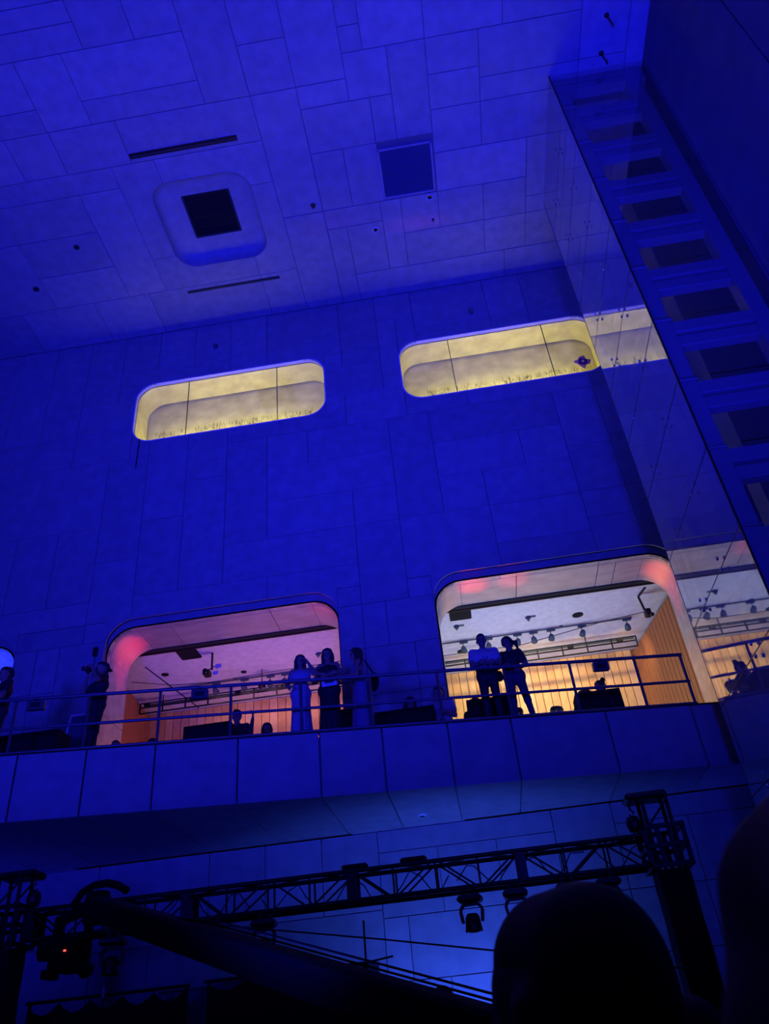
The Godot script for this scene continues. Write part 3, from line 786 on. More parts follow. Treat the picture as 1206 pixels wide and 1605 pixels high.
	# black vents
	for s in [[-6.26, -15.86, 0.44, 0.46, "black square vent in the left gallery ceiling"], [0.02, -15.82, 0.46, 0.42, "black square vent in the right gallery ceiling"]]:
		var c := thing("ceiling_vent", s[4], "vent", Vector3(s[0], GALLERY, s[1]), 0.0, "gallery ceiling vents")
		var st := mk()
		for e in [-1, 1]:
			add_box(st, Vector3(e * s[2] * 0.5, -0.01, 0), Vector3(0.03, 0.03, s[3]), 0.004)
			add_box(st, Vector3(0, -0.01, e * s[3] * 0.5), Vector3(s[2], 0.03, 0.03), 0.004)
		part("rim", done(st), M.black_cloth, c)
		part("core", boxm(Vector3(s[2], 0.02, s[3])), M.black_cloth, c, Vector3(0, -0.011, 0))
	for s in [[-7.15, -16.75, 0.09, "left gallery ceiling near the side boards"], [-5.35, -17.2, 0.07, "left gallery ceiling beside the projector"], [2.71, -16.65, 0.13, "right gallery ceiling ahead of the track lights"], [-0.05, -17.75, 0.11, "right gallery ceiling above the man in the pale shirt"]]:
		var c := thing("round_speaker", "round black speaker in the " + s[3], "speaker", Vector3(s[0], GALLERY, s[1]), 0.0, "gallery ceiling speakers")
		part("grille", lathem([[0.0, -0.022], [s[2] * 0.85, -0.02], [s[2], -0.012], [s[2], 0.0]], 18), M.black_cloth, c)
	# projector on a drop pole, left gallery
	var p := thing("projector", "black projector lamp on a drop pole under the left gallery ceiling", "projector", Vector3(-5.74, GALLERY, -15.98))
	part("pole", tubem([Vector3(0, 0, 0), Vector3(0, -0.42, 0)], 0.025, 8), M.black_metal, p)
	part("body", boxm(Vector3(0.16, 0.13, 0.22), 0.02), M.black_plastic, p, Vector3(-0.1, -0.5, 0.02))
	part("lens", lathem([[0.05, 0.0], [0.055, 0.07], [0.04, 0.075], [0.0, 0.07]], 14, Transform3D(Basis(Vector3.RIGHT, PI / 2), Vector3(-0.1, -0.5, 0.12))), M.lens_glass, p)
	var st4 := mk()
	add_tube(st4, [Vector3(-0.1, -0.44, 0), Vector3(0.02, -0.36, 0.02), Vector3(0.1, -0.36, 0.02), Vector3(0.14, -0.42, 0.02)], 0.012, 6)
	part("yoke", done(st4), M.black_metal, p)
	part("flap", boxm(Vector3(0.14, 0.1, 0.012), 0.004), M.white_plastic, p, Vector3(0.16, -0.36, 0.03))
	part("flap", boxm(Vector3(0.12, 0.09, 0.012), 0.004), M.white_plastic, p, Vector3(0.1, -0.52, 0.03))
	# clip lamp on the bar, left gallery
	var cl := thing("clip_lamp", "small clip lamp with barn doors on the left gallery bar", "lamp", Vector3(-4.9, GALLERY, -17.2))
	part("arm", tubem([Vector3(0, 0, 0), Vector3(0, -0.36, 0)], 0.012, 6), M.black_metal, cl)
	part("can", lathem([[0.0, -0.09], [0.06, -0.08], [0.075, 0.08], [0.06, 0.08], [0.05, 0.0], [0.0, -0.02]], 14, Transform3D(Basis(Vector3.FORWARD, 1.2), Vector3(0, -0.42, 0))), M.black_metal, cl)
	part("ring", lathem([[0.08, -0.015], [0.095, 0.0], [0.08, 0.015]], 14, Transform3D(Basis(Vector3.FORWARD, 1.2), Vector3(0.1, -0.4, 0))), M.white_plastic, cl)
	# bracket camera, right gallery
	var bc := thing("bracket_camera", "black camera on an angled bracket under the right gallery ceiling", "camera", Vector3(4.0, GALLERY, -16.05))
	var st5 := mk()
	add_bar(st5, Vector3(0.14, 0, 0.3), Vector3(0.0, -0.07, 0.02), 0.05, 0.03, 0.006)
	add_bar(st5, Vector3(0.0, -0.07, 0.02), Vector3(0.06, -0.46, 0.0), 0.06, 0.04, 0.008)
	part("bracket", done(st5), M.black_metal, bc)
	part("body", boxm(Vector3(0.13, 0.16, 0.2), 0.02), M.black_plastic, bc, Vector3(0.09, -0.5, 0.03))
	part("lens", lathem([[0.04, 0.0], [0.045, 0.08], [0.0, 0.075]], 12, Transform3D(Basis(Vector3.RIGHT, 2.2), Vector3(0.14, -0.56, 0.1))), M.lens_glass, bc)

func uplight(at: Vector3, size: Vector2, c: Color, energy: float, m: Material, label: String, dir: Vector3) -> void:
	var t := thing("soft_light", label, "light", at, 0.0, "gallery floor soft lights")
	part("case", boxm(Vector3(size.x + 0.1, 0.12, size.y + 0.1), 0.015), M.black_metal, t, Vector3(0, 0.06, 0))
	part("diffuser", boxm(Vector3(size.x, 0.01, size.y)), m, t, Vector3(0, 0.126, 0))
	area_light(t, Vector3(0, 0.16, 0), dir.normalized(), size, c, energy)

func red_light(at: Vector3, target: Vector3, energy: float, label: String, cone := 9.0) -> void:
	var t := thing("red_uplight", label, "stage light", at, 0.0, "red uplights on the balcony")
	var d := (target - (at + Vector3(0, 0.12, 0))).normalized()
	var xf := Transform3D(look(d), Vector3(0, 0.12, 0))
	part("can", lathem([[0.0, -0.1], [0.05, -0.1], [0.06, 0.06], [0.05, 0.06], [0.0, 0.04]], 14, xf), M.black_metal, t)
	part("lens", lathem([[0.048, 0.05], [0.0, 0.058]], 14, xf), M.red_lens, t)
	part("foot", boxm(Vector3(0.16, 0.03, 0.16), 0.006), M.black_metal, t, Vector3(0, 0.015, 0))
	var l := SpotLight3D.new()
	l.name = "spot"
	l.light_color = Color(1.0, 0.10, 0.10)
	l.light_energy = energy
	l.spot_angle = cone
	l.spot_angle_attenuation = 1.0
	l.spot_range = 20.0
	l.spot_attenuation = 2.0
	l.light_size = 0.05
	l.shadow_enabled = true
	t.add_child(l)
	l.basis = Basis.looking_at(d, Vector3.FORWARD if absf(d.y) > 0.98 else Vector3.UP)
	l.position = Vector3(0, 0.12, 0) + d * 0.08

func track(x0: float, x1: float, z: float, spots: Array, side: String, c: Color, energy: float) -> void:
	var t := thing("light_track", "thin dark light track under the %s gallery ceiling" % side, "track", Vector3((x0 + x1) * 0.5, GALLERY, z), 0.0, "gallery light tracks")
	part("rail", boxm(Vector3(x1 - x0, 0.03, 0.035), 0.005), M.grille, t, Vector3(0, -0.045, 0))
	part("mount", boxm(Vector3(0.08, 0.03, 0.05)), M.grille, t, Vector3(-0.9, -0.015, 0))
	part("mount", boxm(Vector3(0.08, 0.03, 0.05)), M.grille, t, Vector3(0.9, -0.015, 0))
	var order := ["first", "second", "third", "fourth", "fifth", "sixth", "seventh"]
	for k in spots.size():
		var s := thing("track_spotlight", "%s small grey track spotlight from the left under the %s gallery ceiling" % [order[k], side], "spotlight", Vector3(spots[k], GALLERY - 0.06, z), 0.0, "gallery track spotlights")
		part("adapter", boxm(Vector3(0.2, 0.05, 0.05), 0.008), M.grille, s, Vector3(0.02, -0.025, 0))
		part("stem", tubem([Vector3(0, -0.05, 0), Vector3(0, -0.14, 0)], 0.012, 6), M.grille, s)
		part("head", lathem([[0.0, 0.085], [0.045, 0.08], [0.065, 0.03], [0.075, -0.06], [0.062, -0.062], [0.05, -0.02], [0.0, -0.01]], 14, Transform3D(Basis(Vector3.RIGHT, 1.1) * Basis(Vector3.FORWARD, 0.15 * (k % 3 - 1)), Vector3(0, -0.2, -0.02))), M.grille, s)
		part("lamp", lathem([[0.0, -0.022], [0.045, -0.028]], 12, Transform3D(Basis(Vector3.RIGHT, 1.1), Vector3(0, -0.2, -0.02))), M.lamp_glow, s)
		var l := SpotLight3D.new()
		l.name = "spot"
		l.light_color = c
		l.light_energy = energy
		l.spot_angle = 55.0
		l.spot_angle_attenuation = 1.0
		l.spot_range = 15.0
		l.spot_attenuation = 2.0
		l.light_size = 0.05
		l.shadow_enabled = true
		s.add_child(l)
		l.basis = Basis.looking_at(Vector3(0, -0.35, -1.0))
		l.position = Vector3(0, -0.24, -0.12)

# ------------------------------------------------------------------ balcony
const PM := -0.16980266
func par_z(x: float) -> float:
	return -11.03 + PM * (x + 7.115)

func build_balcony() -> void:
	var b := structure("trim_4", "concrete balcony edge with tall plain panels below the railing")
	var ang := atan2(-PM, 1.0)
	var bs := Basis(Vector3.UP, ang)
	# slab: a wedge between the wall and the slanting front
	var st := mk()
	var poly := PackedVector2Array([Vector2(-13.5, -WZ + 0.02), Vector2(5.7, -WZ + 0.02), Vector2(5.7, -par_z(5.7) + 0.07), Vector2(-13.5, -par_z(-13.5) + 0.07)])
	var lay := Transform3D(Basis(Vector3.RIGHT, Vector3(0, 0, -1), Vector3(0, 1, 0)), Vector3.ZERO)
	add_prism(st, poly, SOFFIT + 0.05, FLOOR2, lay)
	part("slab", done(st), M.sealant, b)
	var xs := [-13.5, -12.2, -11.2, -10.15, -9.1, -8.1, -7.06, -6.05, -5.03, -3.79, -2.55, -1.58, -0.55, 0.46, 2.0, 3.4, 4.6, 5.7]
	for i in xs.size() - 1:
		var a: float = xs[i]
		var c: float = xs[i + 1]
		var m := (a + c) * 0.5
		var st2 := mk()
		add_box(st2, Vector3.ZERO, Vector3((c - a) / cos(ang) - 0.024, PAR_TOP - SOFFIT, 0.06), 0.007, bs)
		part("panel", done(st2), panel_mat(), b, Vector3(m, (PAR_TOP + SOFFIT) * 0.5, par_z(m) - 0.03))
		# soffit panel behind it
		st2 = mk()
		var q := PackedVector2Array([Vector2(a + 0.01, -par_z(a) + 0.062), Vector2(c - 0.01, -par_z(c) + 0.062), Vector2(c - 0.01, -WZ), Vector2(a + 0.01, -WZ)])
		add_prism(st2, q, SOFFIT, SOFFIT + 0.05, lay)
		part("soffit_panel", done(st2), panel_mat(), b)
	part("coping", tubem([Vector3(-13.4, PAR_TOP + 0.015, par_z(-13.4) - 0.05), Vector3(5.7, PAR_TOP + 0.015, par_z(5.7) - 0.05)], 0.03, 8), M.black_metal, b)
	var sd := thing("soffit_lamp", "small pale round lamp under the balcony soffit", "lamp", Vector3(-1.19, SOFFIT, -13.56))
	part("rim", lathem([[0.0, -0.03], [0.07, -0.025], [0.085, -0.005], [0.085, 0.0]], 16), M.white_plastic, sd)
	part("lens", lathem([[0.0, -0.036], [0.05, -0.03]], 14), M.lens_glass, sd)
	# railing
	var r := thing("balcony_railing", "blue-lit tubular steel railing along the balcony edge", "railing")
	var ends := [-13.2, 3.56]
	for y in [6.425, 5.945, 5.56]:
		part("top_rail" if y > 6.2 else ("middle_rail" if y > 5.7 else "bottom_rail"), tubem([Vector3(ends[0], y, par_z(ends[0]) - 0.07), Vector3(ends[1], y, par_z(ends[1]) - 0.07)], 0.028 if y > 6.2 else 0.023, 10), M.rail_steel, r)
	var x := 2.73
	var st3 := mk()
	add_tube(st3, [Vector3.ZERO, Vector3(0, 6.42 - PAR_TOP, 0)], 0.024, 8)
	var post := done(st3)
	while x > -13.0:
		part("post", post, M.rail_steel, r, Vector3(x, PAR_TOP, par_z(x) - 0.07))
		x -= 1.11
	part("post", post, M.rail_steel, r, Vector3(3.53, PAR_TOP, par_z(3.53) - 0.07))
	for s in [[2.14, "small grey box under the top rail near the right gallery's table"], [-4.42, "small grey box under the top rail near the left gallery's table"], [-6.95, "small grey box under the top rail left of the person with the camera"]]:
		var k := thing("rail_box", s[1], "box", Vector3(s[0], 6.39, par_z(s[0]) - 0.07), ang, "boxes under the top rail")
		part("case", boxm(Vector3(0.27, 0.15, 0.1), 0.012), M.rail_steel, k, Vector3(0, -0.085, 0))
		part("face", boxm(Vector3(0.15, 0.08, 0.01), 0.003), M.black_plastic, k, Vector3(0, -0.09, 0.055))
		part("clip", boxm(Vector3(0.04, 0.05, 0.07), 0.004), M.black_metal, k, Vector3(0, 0.0, 0))
	# black draped tables behind the railing
	for s in [[-7.6, -12.1, 1.35, "black draped table at the far left end of the balcony"], [-4.62, -12.77, 0.82, "black draped table in front of the seated guest with a raised hand"], [-1.27, -13.3, 1.05, "black draped table with a wine glass on it"], [0.18, -13.3, 0.72, "black draped table behind the standing pair"], [2.12, -13.67, 0.78, "black draped table in front of the guest with a hair bun"], [-3.6, -12.95, 0.4, "narrow black draped table between the two women in dresses"] if false else [-2.28, -12.95, 0.5, "small black draped table behind the woman in the dark dress"]]:
		var t := thing("draped_table", s[3], "table", Vector3(s[0], FLOOR2, s[1]), 0.0, "black draped balcony tables")
		part("table_top", boxm(Vector3(s[2], 0.03, 0.44), 0.01), M.black_cloth, t, Vector3(0, 0.735, 0))
		var pth := []
		var n := 40
		for k in n + 1:
			var u := float(k) / n
			pth.append(Vector2(u, 0.012 * sin(u * 60.0)))
		var st4 := mk()
		var hw: float = s[2] * 0.5
		var prev := Vector3.ZERO
		var prev2 := Vector3.ZERO
		for side in 4:
			var c0: Vector3 = [Vector3(-hw, 0, 0.22), Vector3(hw, 0, 0.22), Vector3(hw, 0, -0.22), Vector3(-hw, 0, -0.22)][side]
			var c1: Vector3 = [Vector3(hw, 0, 0.22), Vector3(hw, 0, -0.22), Vector3(-hw, 0, -0.22), Vector3(-hw, 0, 0.22)][side]
			var nn: Vector3 = [Vector3(0, 0, 1), Vector3(1, 0, 0), Vector3(0, 0, -1), Vector3(-1, 0, 0)][side]
			for k in n + 1:
				var u := float(k) / n
				var p := c0.lerp(c1, u)
				var lo := p + nn * (0.012 + 0.014 * sin(u * 50.0 + side))
				var hi := p + Vector3(0, 0.745, 0)
				if k > 0: quad(st4, prev, lo, hi, prev2, 1)
				prev = lo
				prev2 = hi
		part("cloth", done(st4), M.black_cloth, t)
	# wine glass
	var wg := thing("wine_glass", "clear stemmed wine glass on the black table beside the seated pair", "glass", Vector3(-0.93, FLOOR2 + 0.75, -13.3))
	part("foot", lathem([[0.034, 0.0], [0.034, 0.004], [0.006, 0.008]], 14), M.drink_glass, wg)
	part("stem", lathem([[0.005, 0.006], [0.004, 0.09]], 8), M.drink_glass, wg)
	part("bowl", lathem([[0.004, 0.09], [0.03, 0.105], [0.042, 0.14], [0.034, 0.2]], 14), M.drink_glass, wg)
	# folding board leaning near the person with the camera
	var bd := thing("leaning_board", "dark framed board leaning behind the person with the camera", "board", Vector3(-7.2, FLOOR2, -12.9), 0.0)
	var xf := Basis(Vector3.RIGHT, -0.22)
	var st5 := mk()
	add_box(st5, xf * Vector3(0, 0.78, 0), Vector3(0.5, 1.5, 0.03), 0.005, xf)
	part("board", done(st5), M.grille, bd)
	st5 = mk()
	for e in [-1, 1]:
		add_box(st5, xf * Vector3(e * 0.26, 0.78, 0.01), Vector3(0.03, 1.56, 0.05), 0.005, xf)
		add_box(st5, xf * Vector3(0, 0.78 + e * 0.77, 0.01), Vector3(0.55, 0.03, 0.05), 0.005, xf)
	part("frame", done(st5), M.white_plastic, bd)
	st5 = mk()
	add_bar(st5, Vector3(0, 1.3, -0.28), Vector3(0, 0.0, -0.62), 0.03, 0.02)
	part("strut", done(st5), M.grille, bd)

# ------------------------------------------------------------------ glass lift shaft
func build_shaft() -> void:
	var s := thing("lift_shaft", "tall glass lift shaft with a steel frame beside the side wall", "lift shaft", Vector3(GX, 0, GZ1))
	var levels := []
	var y := 17.18
	while y > 0.5:
		levels.append(y)
		y -= 1.333
	var dz := GZ0 - GZ1
	var wx := RX - GX
	var tops := [CEIL] + levels + [0.0]
	for i in tops.size() - 1:
		var h: float = tops[i] - tops[i + 1] - 0.02
		var cy: float = (tops[i] + tops[i + 1]) * 0.5
		part("side_pane", boxm(Vector3(0.001, h, absf(dz) - 0.02)), M.shaft_glass, s, Vector3(0, cy, dz * 0.5))
		part("front_pane", boxm(Vector3(wx - 0.03, h, 0.001)), M.window_glass, s, Vector3(wx * 0.5, cy, 0))
		part("rear_pane", boxm(Vector3(wx - 0.03, h, 0.001)), M.window_glass, s, Vector3(wx * 0.5, cy, dz))
	part("corner_trim", boxm(Vector3(0.025, CEIL, 0.025), 0.004), M.black_metal, s, Vector3(0, CEIL * 0.5, 0))
	part("corner_trim", boxm(Vector3(0.012, CEIL, 0.012), 0.003), M.rail_steel, s, Vector3(0, CEIL * 0.5, dz))
	# steel frame just behind the front glass
	for c in [[0.17, 0.26], [wx - 0.35, 0.28]]:
		part("column", boxm(Vector3(c[1], CEIL - 0.02, 0.26), 0.01), M.frame_steel, s, Vector3(c[0], CEIL * 0.5 - 0.01, -0.22))
	part("rear_column", boxm(Vector3(0.2, CEIL - 0.02, 0.2), 0.01), M.frame_steel, s, Vector3(0.3, CEIL * 0.5 - 0.01, dz + 0.2))
	for l in levels:
		part("beam", boxm(Vector3(wx - 0.62, 0.24, 0.24), 0.01), M.frame_steel, s, Vector3(0.30 + (wx - 0.62) * 0.5, l - 0.13, -0.22))
		part("beam", boxm(Vector3(wx - 0.62, 0.22, 0.18), 0.01), M.frame_steel, s, Vector3(0.30 + (wx - 0.62) * 0.5, l - 0.42, -0.22))
		part("glass_bracket", boxm(Vector3(0.3, 0.03, 0.04), 0.005), M.frame_steel, s, Vector3(0.16, l, -0.05))
		part("side_beam", boxm(Vector3(0.12, 0.16, absf(dz) - 0.6), 0.01), M.frame_steel, s, Vector3(0.34, l - 0.2, dz * 0.5))
		for z in [-1.0, dz + 0.9]:
			part("fitting", lathem([[0.0, 0.0], [0.028, 0.004], [0.03, 0.03], [0.0, 0.034]], 10, Transform3D(Basis(Vector3.FORWARD, -PI / 2), Vector3(-0.034, l + 0.09, z))), M.chrome, s)
			part("fitting", lathem([[0.0, 0.0], [0.028, 0.004], [0.03, 0.03], [0.0, 0.034]], 10, Transform3D(Basis(Vector3.FORWARD, -PI / 2), Vector3(-0.034, l - 0.09, z))), M.chrome, s)
		part("seam", boxm(Vector3(0.006, 0.016, absf(dz) - 0.03)), M.black_metal, s, Vector3(0, l, dz * 0.5))
	part("header", boxm(Vector3(wx - 0.1, 0.5, 0.24), 0.01), M.frame_steel, s, Vector3(wx * 0.5, CEIL - 0.26, -0.22))
	# machinery: guide rails, ropes, counterweight frame on a dark lining
	part("lining", boxm(Vector3(0.03, CEIL - 0.1, absf(dz) - 0.1)), M.black_cloth, s, Vector3(wx - 0.03, CEIL * 0.5 - 0.05, dz * 0.5))
	for x in [wx - 0.95, wx - 0.65]:
		part("guide_rail", boxm(Vector3(0.05, CEIL - 0.6, 0.06), 0.006), M.rail_steel, s, Vector3(x, CEIL * 0.5 - 0.3, dz + 0.55))
	for k in 4:
		part("rope", tubem([Vector3(wx - 0.88 + 0.035 * k, 1.0, dz + 0.75), Vector3(wx - 0.88 + 0.035 * k, CEIL - 0.3, dz + 0.75)], 0.008, 6), M.rail_steel, s)
	part("counterweight", boxm(Vector3(0.5, 1.6, 0.16), 0.02), M.black_metal, s, Vector3(wx - 0.8, 8.6, dz + 0.55))

# ------------------------------------------------------------------ stage equipment under the balcony
const TZ := -10.5
func build_stage() -> void:
	var t := thing("lighting_truss", "long black box truss carrying moving lights below the balcony", "truss", Vector3(-6.22, 2.85, TZ))
	var len_ := 7.97
	var hh := 0.34
	for c in [[0.0, 0.0], [hh, 0.0], [0.0, -hh], [hh, -hh]]:
		part("chord", tubem([Vector3(0, c[0], c[1]), Vector3(len_, c[0], c[1])], 0.028, 8), M.truss_metal, t)
	var n := 15
	for k in n + 1:
		var x := len_ * k / n
		for z in [0.0, -hh]:
			if k % 4 == 0:
				part("end_plate", boxm(Vector3(0.12, hh, 0.03), 0.005), M.truss_metal, t, Vector3(clampf(x, 0.06, len_ - 0.06), hh * 0.5, z))
			else:
				part("post", tubem([Vector3(x, 0, z), Vector3(x, hh, z)], 0.014, 6), M.truss_metal, t)
			if k < n:
				var up := k % 2 == 0
				part("brace", tubem([Vector3(x + 0.04, hh if up else 0.0, z), Vector3(x + len_ / n - 0.04, 0.0 if up else hh, z)], 0.013, 6), M.truss_metal, t)
		if k < n:
			part("cross_brace", tubem([Vector3(x, hh, 0 if k % 2 else -hh), Vector3(x + len_ / n, hh, -hh if k % 2 else 0.0)], 0.012, 6), M.truss_metal, t)
			part("cross_brace", tubem([Vector3(x, 0, 0 if k % 2 else -hh), Vector3(x + len_ / n, 0, -hh if k % 2 else 0.0)], 0.012, 6), M.truss_metal, t)
	for k in 9:
		var x := 0.6 + k * 0.83
		var pts := []
		for j in 7:
			pts.append(Vector3(x + j * 0.12 + rng.randf_range(-0.03, 0.03), hh * 0.5 + 0.14 * sin(j * 1.3 + k) - 0.05, 0.02))
		part("cable_loop", tubem(pts, 0.008, 5), M.black_plastic, t)
	for x in [4.3, 5.05]:
		part("cable_bundle", boxm(Vector3(0.34, 0.06, 0.12), 0.025), M.black_cloth, t, Vector3(x, hh + 0.055, -0.05))
	tower(Vector3(1.93, 0, TZ - 0.17), 1.0, "black wrapped lifting tower with hoist and hook at the right end of the truss")
	tower(Vector3(-6.52, 0, TZ - 0.17), -1.0, "black wrapped lifting tower with hoist and hook at the left end of the truss")
	var proto: Node3D = null
	var info := [[-5.0, "moving-head light hanging nearest the camera crane's head"], [-3.72, "moving-head light hanging half hidden behind the crane arm"], [-3.08, "moving-head light hanging just above the crane arm, apart from the others"], [-0.53, "moving-head light hanging alone in front of the brightest wall panels"], [0.02, "moving-head light hanging just left of the large dark head"], [0.66, "moving-head light hanging partly behind the large dark head"], [1.13, "moving-head light hanging nearest the wrapped tower on the right"]]
	for i in info.size():
		var o: Node3D
		if proto == null:
			proto = moving_head()
			o = proto
		else:
			o = proto.duplicate()
			o.name = numbered("moving_light")
			add_child(o, true)
		o.position = Vector3(info[i][0], 2.82, TZ)
		o.rotation.y = rng.randf_range(-0.15, 0.15)
		o.set_meta("label", info[i][1])
	build_crane()
	build_drapes()

func moving_head() -> Node3D:
	var o := thing("moving_light", "", "stage light", Vector3.ZERO, 0.0, "moving-head lights on the truss")
	for s in [-1, 1]:
		part("clamp", boxm(Vector3(0.03, 0.08, 0.06), 0.006), M.truss_metal, o, Vector3(s * 0.06, -0.03, 0))
	var st := mk()
	add_box(st, Vector3(0, -0.105, 0), Vector3(0.30, 0.085, 0.24), 0.03)
	part("base", done(st), M.black_plastic, o)
	st = mk()
	var path := [Vector2(-0.115, -0.36), Vector2(-0.135, -0.22), Vector2(-0.09, -0.165), Vector2(0.09, -0.165), Vector2(0.135, -0.22), Vector2(0.115, -0.36)]
	for i in path.size() - 1:
		add_bar(st, Vector3(path[i].x, path[i].y, 0), Vector3(path[i + 1].x, path[i + 1].y, 0), 0.075, 0.035, 0.008)
	part("yoke", done(st), M.black_plastic, o)
	part("head", lathem([[0.0, 0.06], [0.06, 0.055], [0.085, 0.02], [0.095, -0.06], [0.105, -0.13], [0.1, -0.14], [0.0, -0.135]], 18, Transform3D(Basis.IDENTITY, Vector3(0, -0.32, 0))), M.black_plastic, o)
	part("lens", lathem([[0.088, -0.141], [0.0, -0.15]], 16, Transform3D(Basis(Vector3.RIGHT, PI).scaled(Vector3(1, 1, 1)), Vector3(0, -0.61, 0))) if false else lathem([[0.0, -0.155], [0.06, -0.152], [0.09, -0.14]], 16, Transform3D(Basis.IDENTITY, Vector3(0, -0.32, 0))), M.lens_glass, o)
	return o

func tower(at: Vector3, side: float, label: String) -> void:
	var t := thing("lifting_tower", label, "tower", at, 0.0, "towers at the truss ends")
	# cloth-wrapped mast
	var st := mk()
	var prof := []
	for k in 17:
		var y := 2.78 - k * 2.78 / 16.0
		prof.append([y, 0.19 + 0.004 * sin(k * 1.7) + (0.02 if k == 16 else 0.0)])
	for k in 16:
		for j in 4:
			var c := [Vector2(1, 1), Vector2(-1, 1), Vector2(-1, -1), Vector2(1, -1)]
			var a: Vector2 = c[j]
			var b: Vector2 = c[(j + 1) % 4]
			var r0: float = prof[k][1]
			var r1: float = prof[k + 1][1]
			quad(st, Vector3(a.x * r0, prof[k][0], a.y * r0), Vector3(b.x * r0, prof[k][0], b.y * r0), Vector3(b.x * r1, prof[k + 1][0], b.y * r1), Vector3(a.x * r1, prof[k + 1][0], a.y * r1))
	part("cloth_wrap", done(st), M.black_cloth, t)
	part("base_plate", boxm(Vector3(0.9, 0.05, 0.9), 0.01), M.truss_metal, t, Vector3(0, 0.025, 0))
	# sleeve block: a cage of flat bars round the mast
	for y in [2.82, 3.04, 3.26]:
		for s in [-1, 1]:
			part("sleeve_bar", boxm(Vector3(0.52, 0.055, 0.03), 0.005), M.truss_metal, t, Vector3(0, y, s * 0.245))
			part("sleeve_bar", boxm(Vector3(0.03, 0.055, 0.52), 0.005), M.truss_metal, t, Vector3(s * 0.245, y, 0))
	for x in [-0.235, -0.08, 0.08, 0.235]:
		for s in [-1, 1]:
			part("sleeve_post", boxm(Vector3(0.055, 0.46, 0.03), 0.005), M.truss_metal, t, Vector3(x, 3.04, s * 0.24))
	for s in [-1, 1]:
		part("gusset", tubem([Vector3(-side * 0.26, 3.22, s * 0.17), Vector3(-side * 0.05, 2.72, s * 0.17)], 0.02, 6), M.truss_metal, t)
	# head section and cantilever with chain hoist
	for x in [-0.15, 0.15]:
		for z in [-0.15, 0.15]:
			part("mast_chord", tubem([Vector3(x, 2.75, z), Vector3(x, 3.68, z)], 0.025, 8), M.truss_metal, t)
	for z in [-0.15, 0.15]:
		part("mast_brace", tubem([Vector3(-0.13, 3.3, z), Vector3(0.13, 3.56, z)], 0.014, 6), M.truss_metal, t)
	st = mk()
	add_box(st, Vector3(-side * 0.08, 3.66, 0), Vector3(0.52, 0.09, 0.36), 0.03)
	part("head_block", done(st), M.truss_metal, t)
	part("hook", tubem([Vector3(-side * 0.29, 3.62, 0), Vector3(-side * 0.29, 3.54, 0), Vector3(-side * 0.25, 3.5, 0), Vector3(-side * 0.28, 3.45, 0), Vector3(-side * 0.32, 3.48, 0)], 0.014, 6), M.truss_metal, t)
	part("hoist", lathem([[0.0, -0.1], [0.07, -0.085], [0.095, 0.0], [0.07, 0.085], [0.0, 0.1]], 14, Transform3D(Basis.IDENTITY, Vector3(-side * 0.29, 3.36, 0))), M.black_plastic, t)
	part("chain", tubem([Vector3(-side * 0.27, 3.28, 0), Vector3(-side * 0.27, 3.0, 0)], 0.008, 5), M.truss_metal, t)
	part("chain", tubem([Vector3(-side * 0.31, 3.28, 0), Vector3(-side * 0.31, 3.05, 0)], 0.008, 5), M.truss_metal, t)

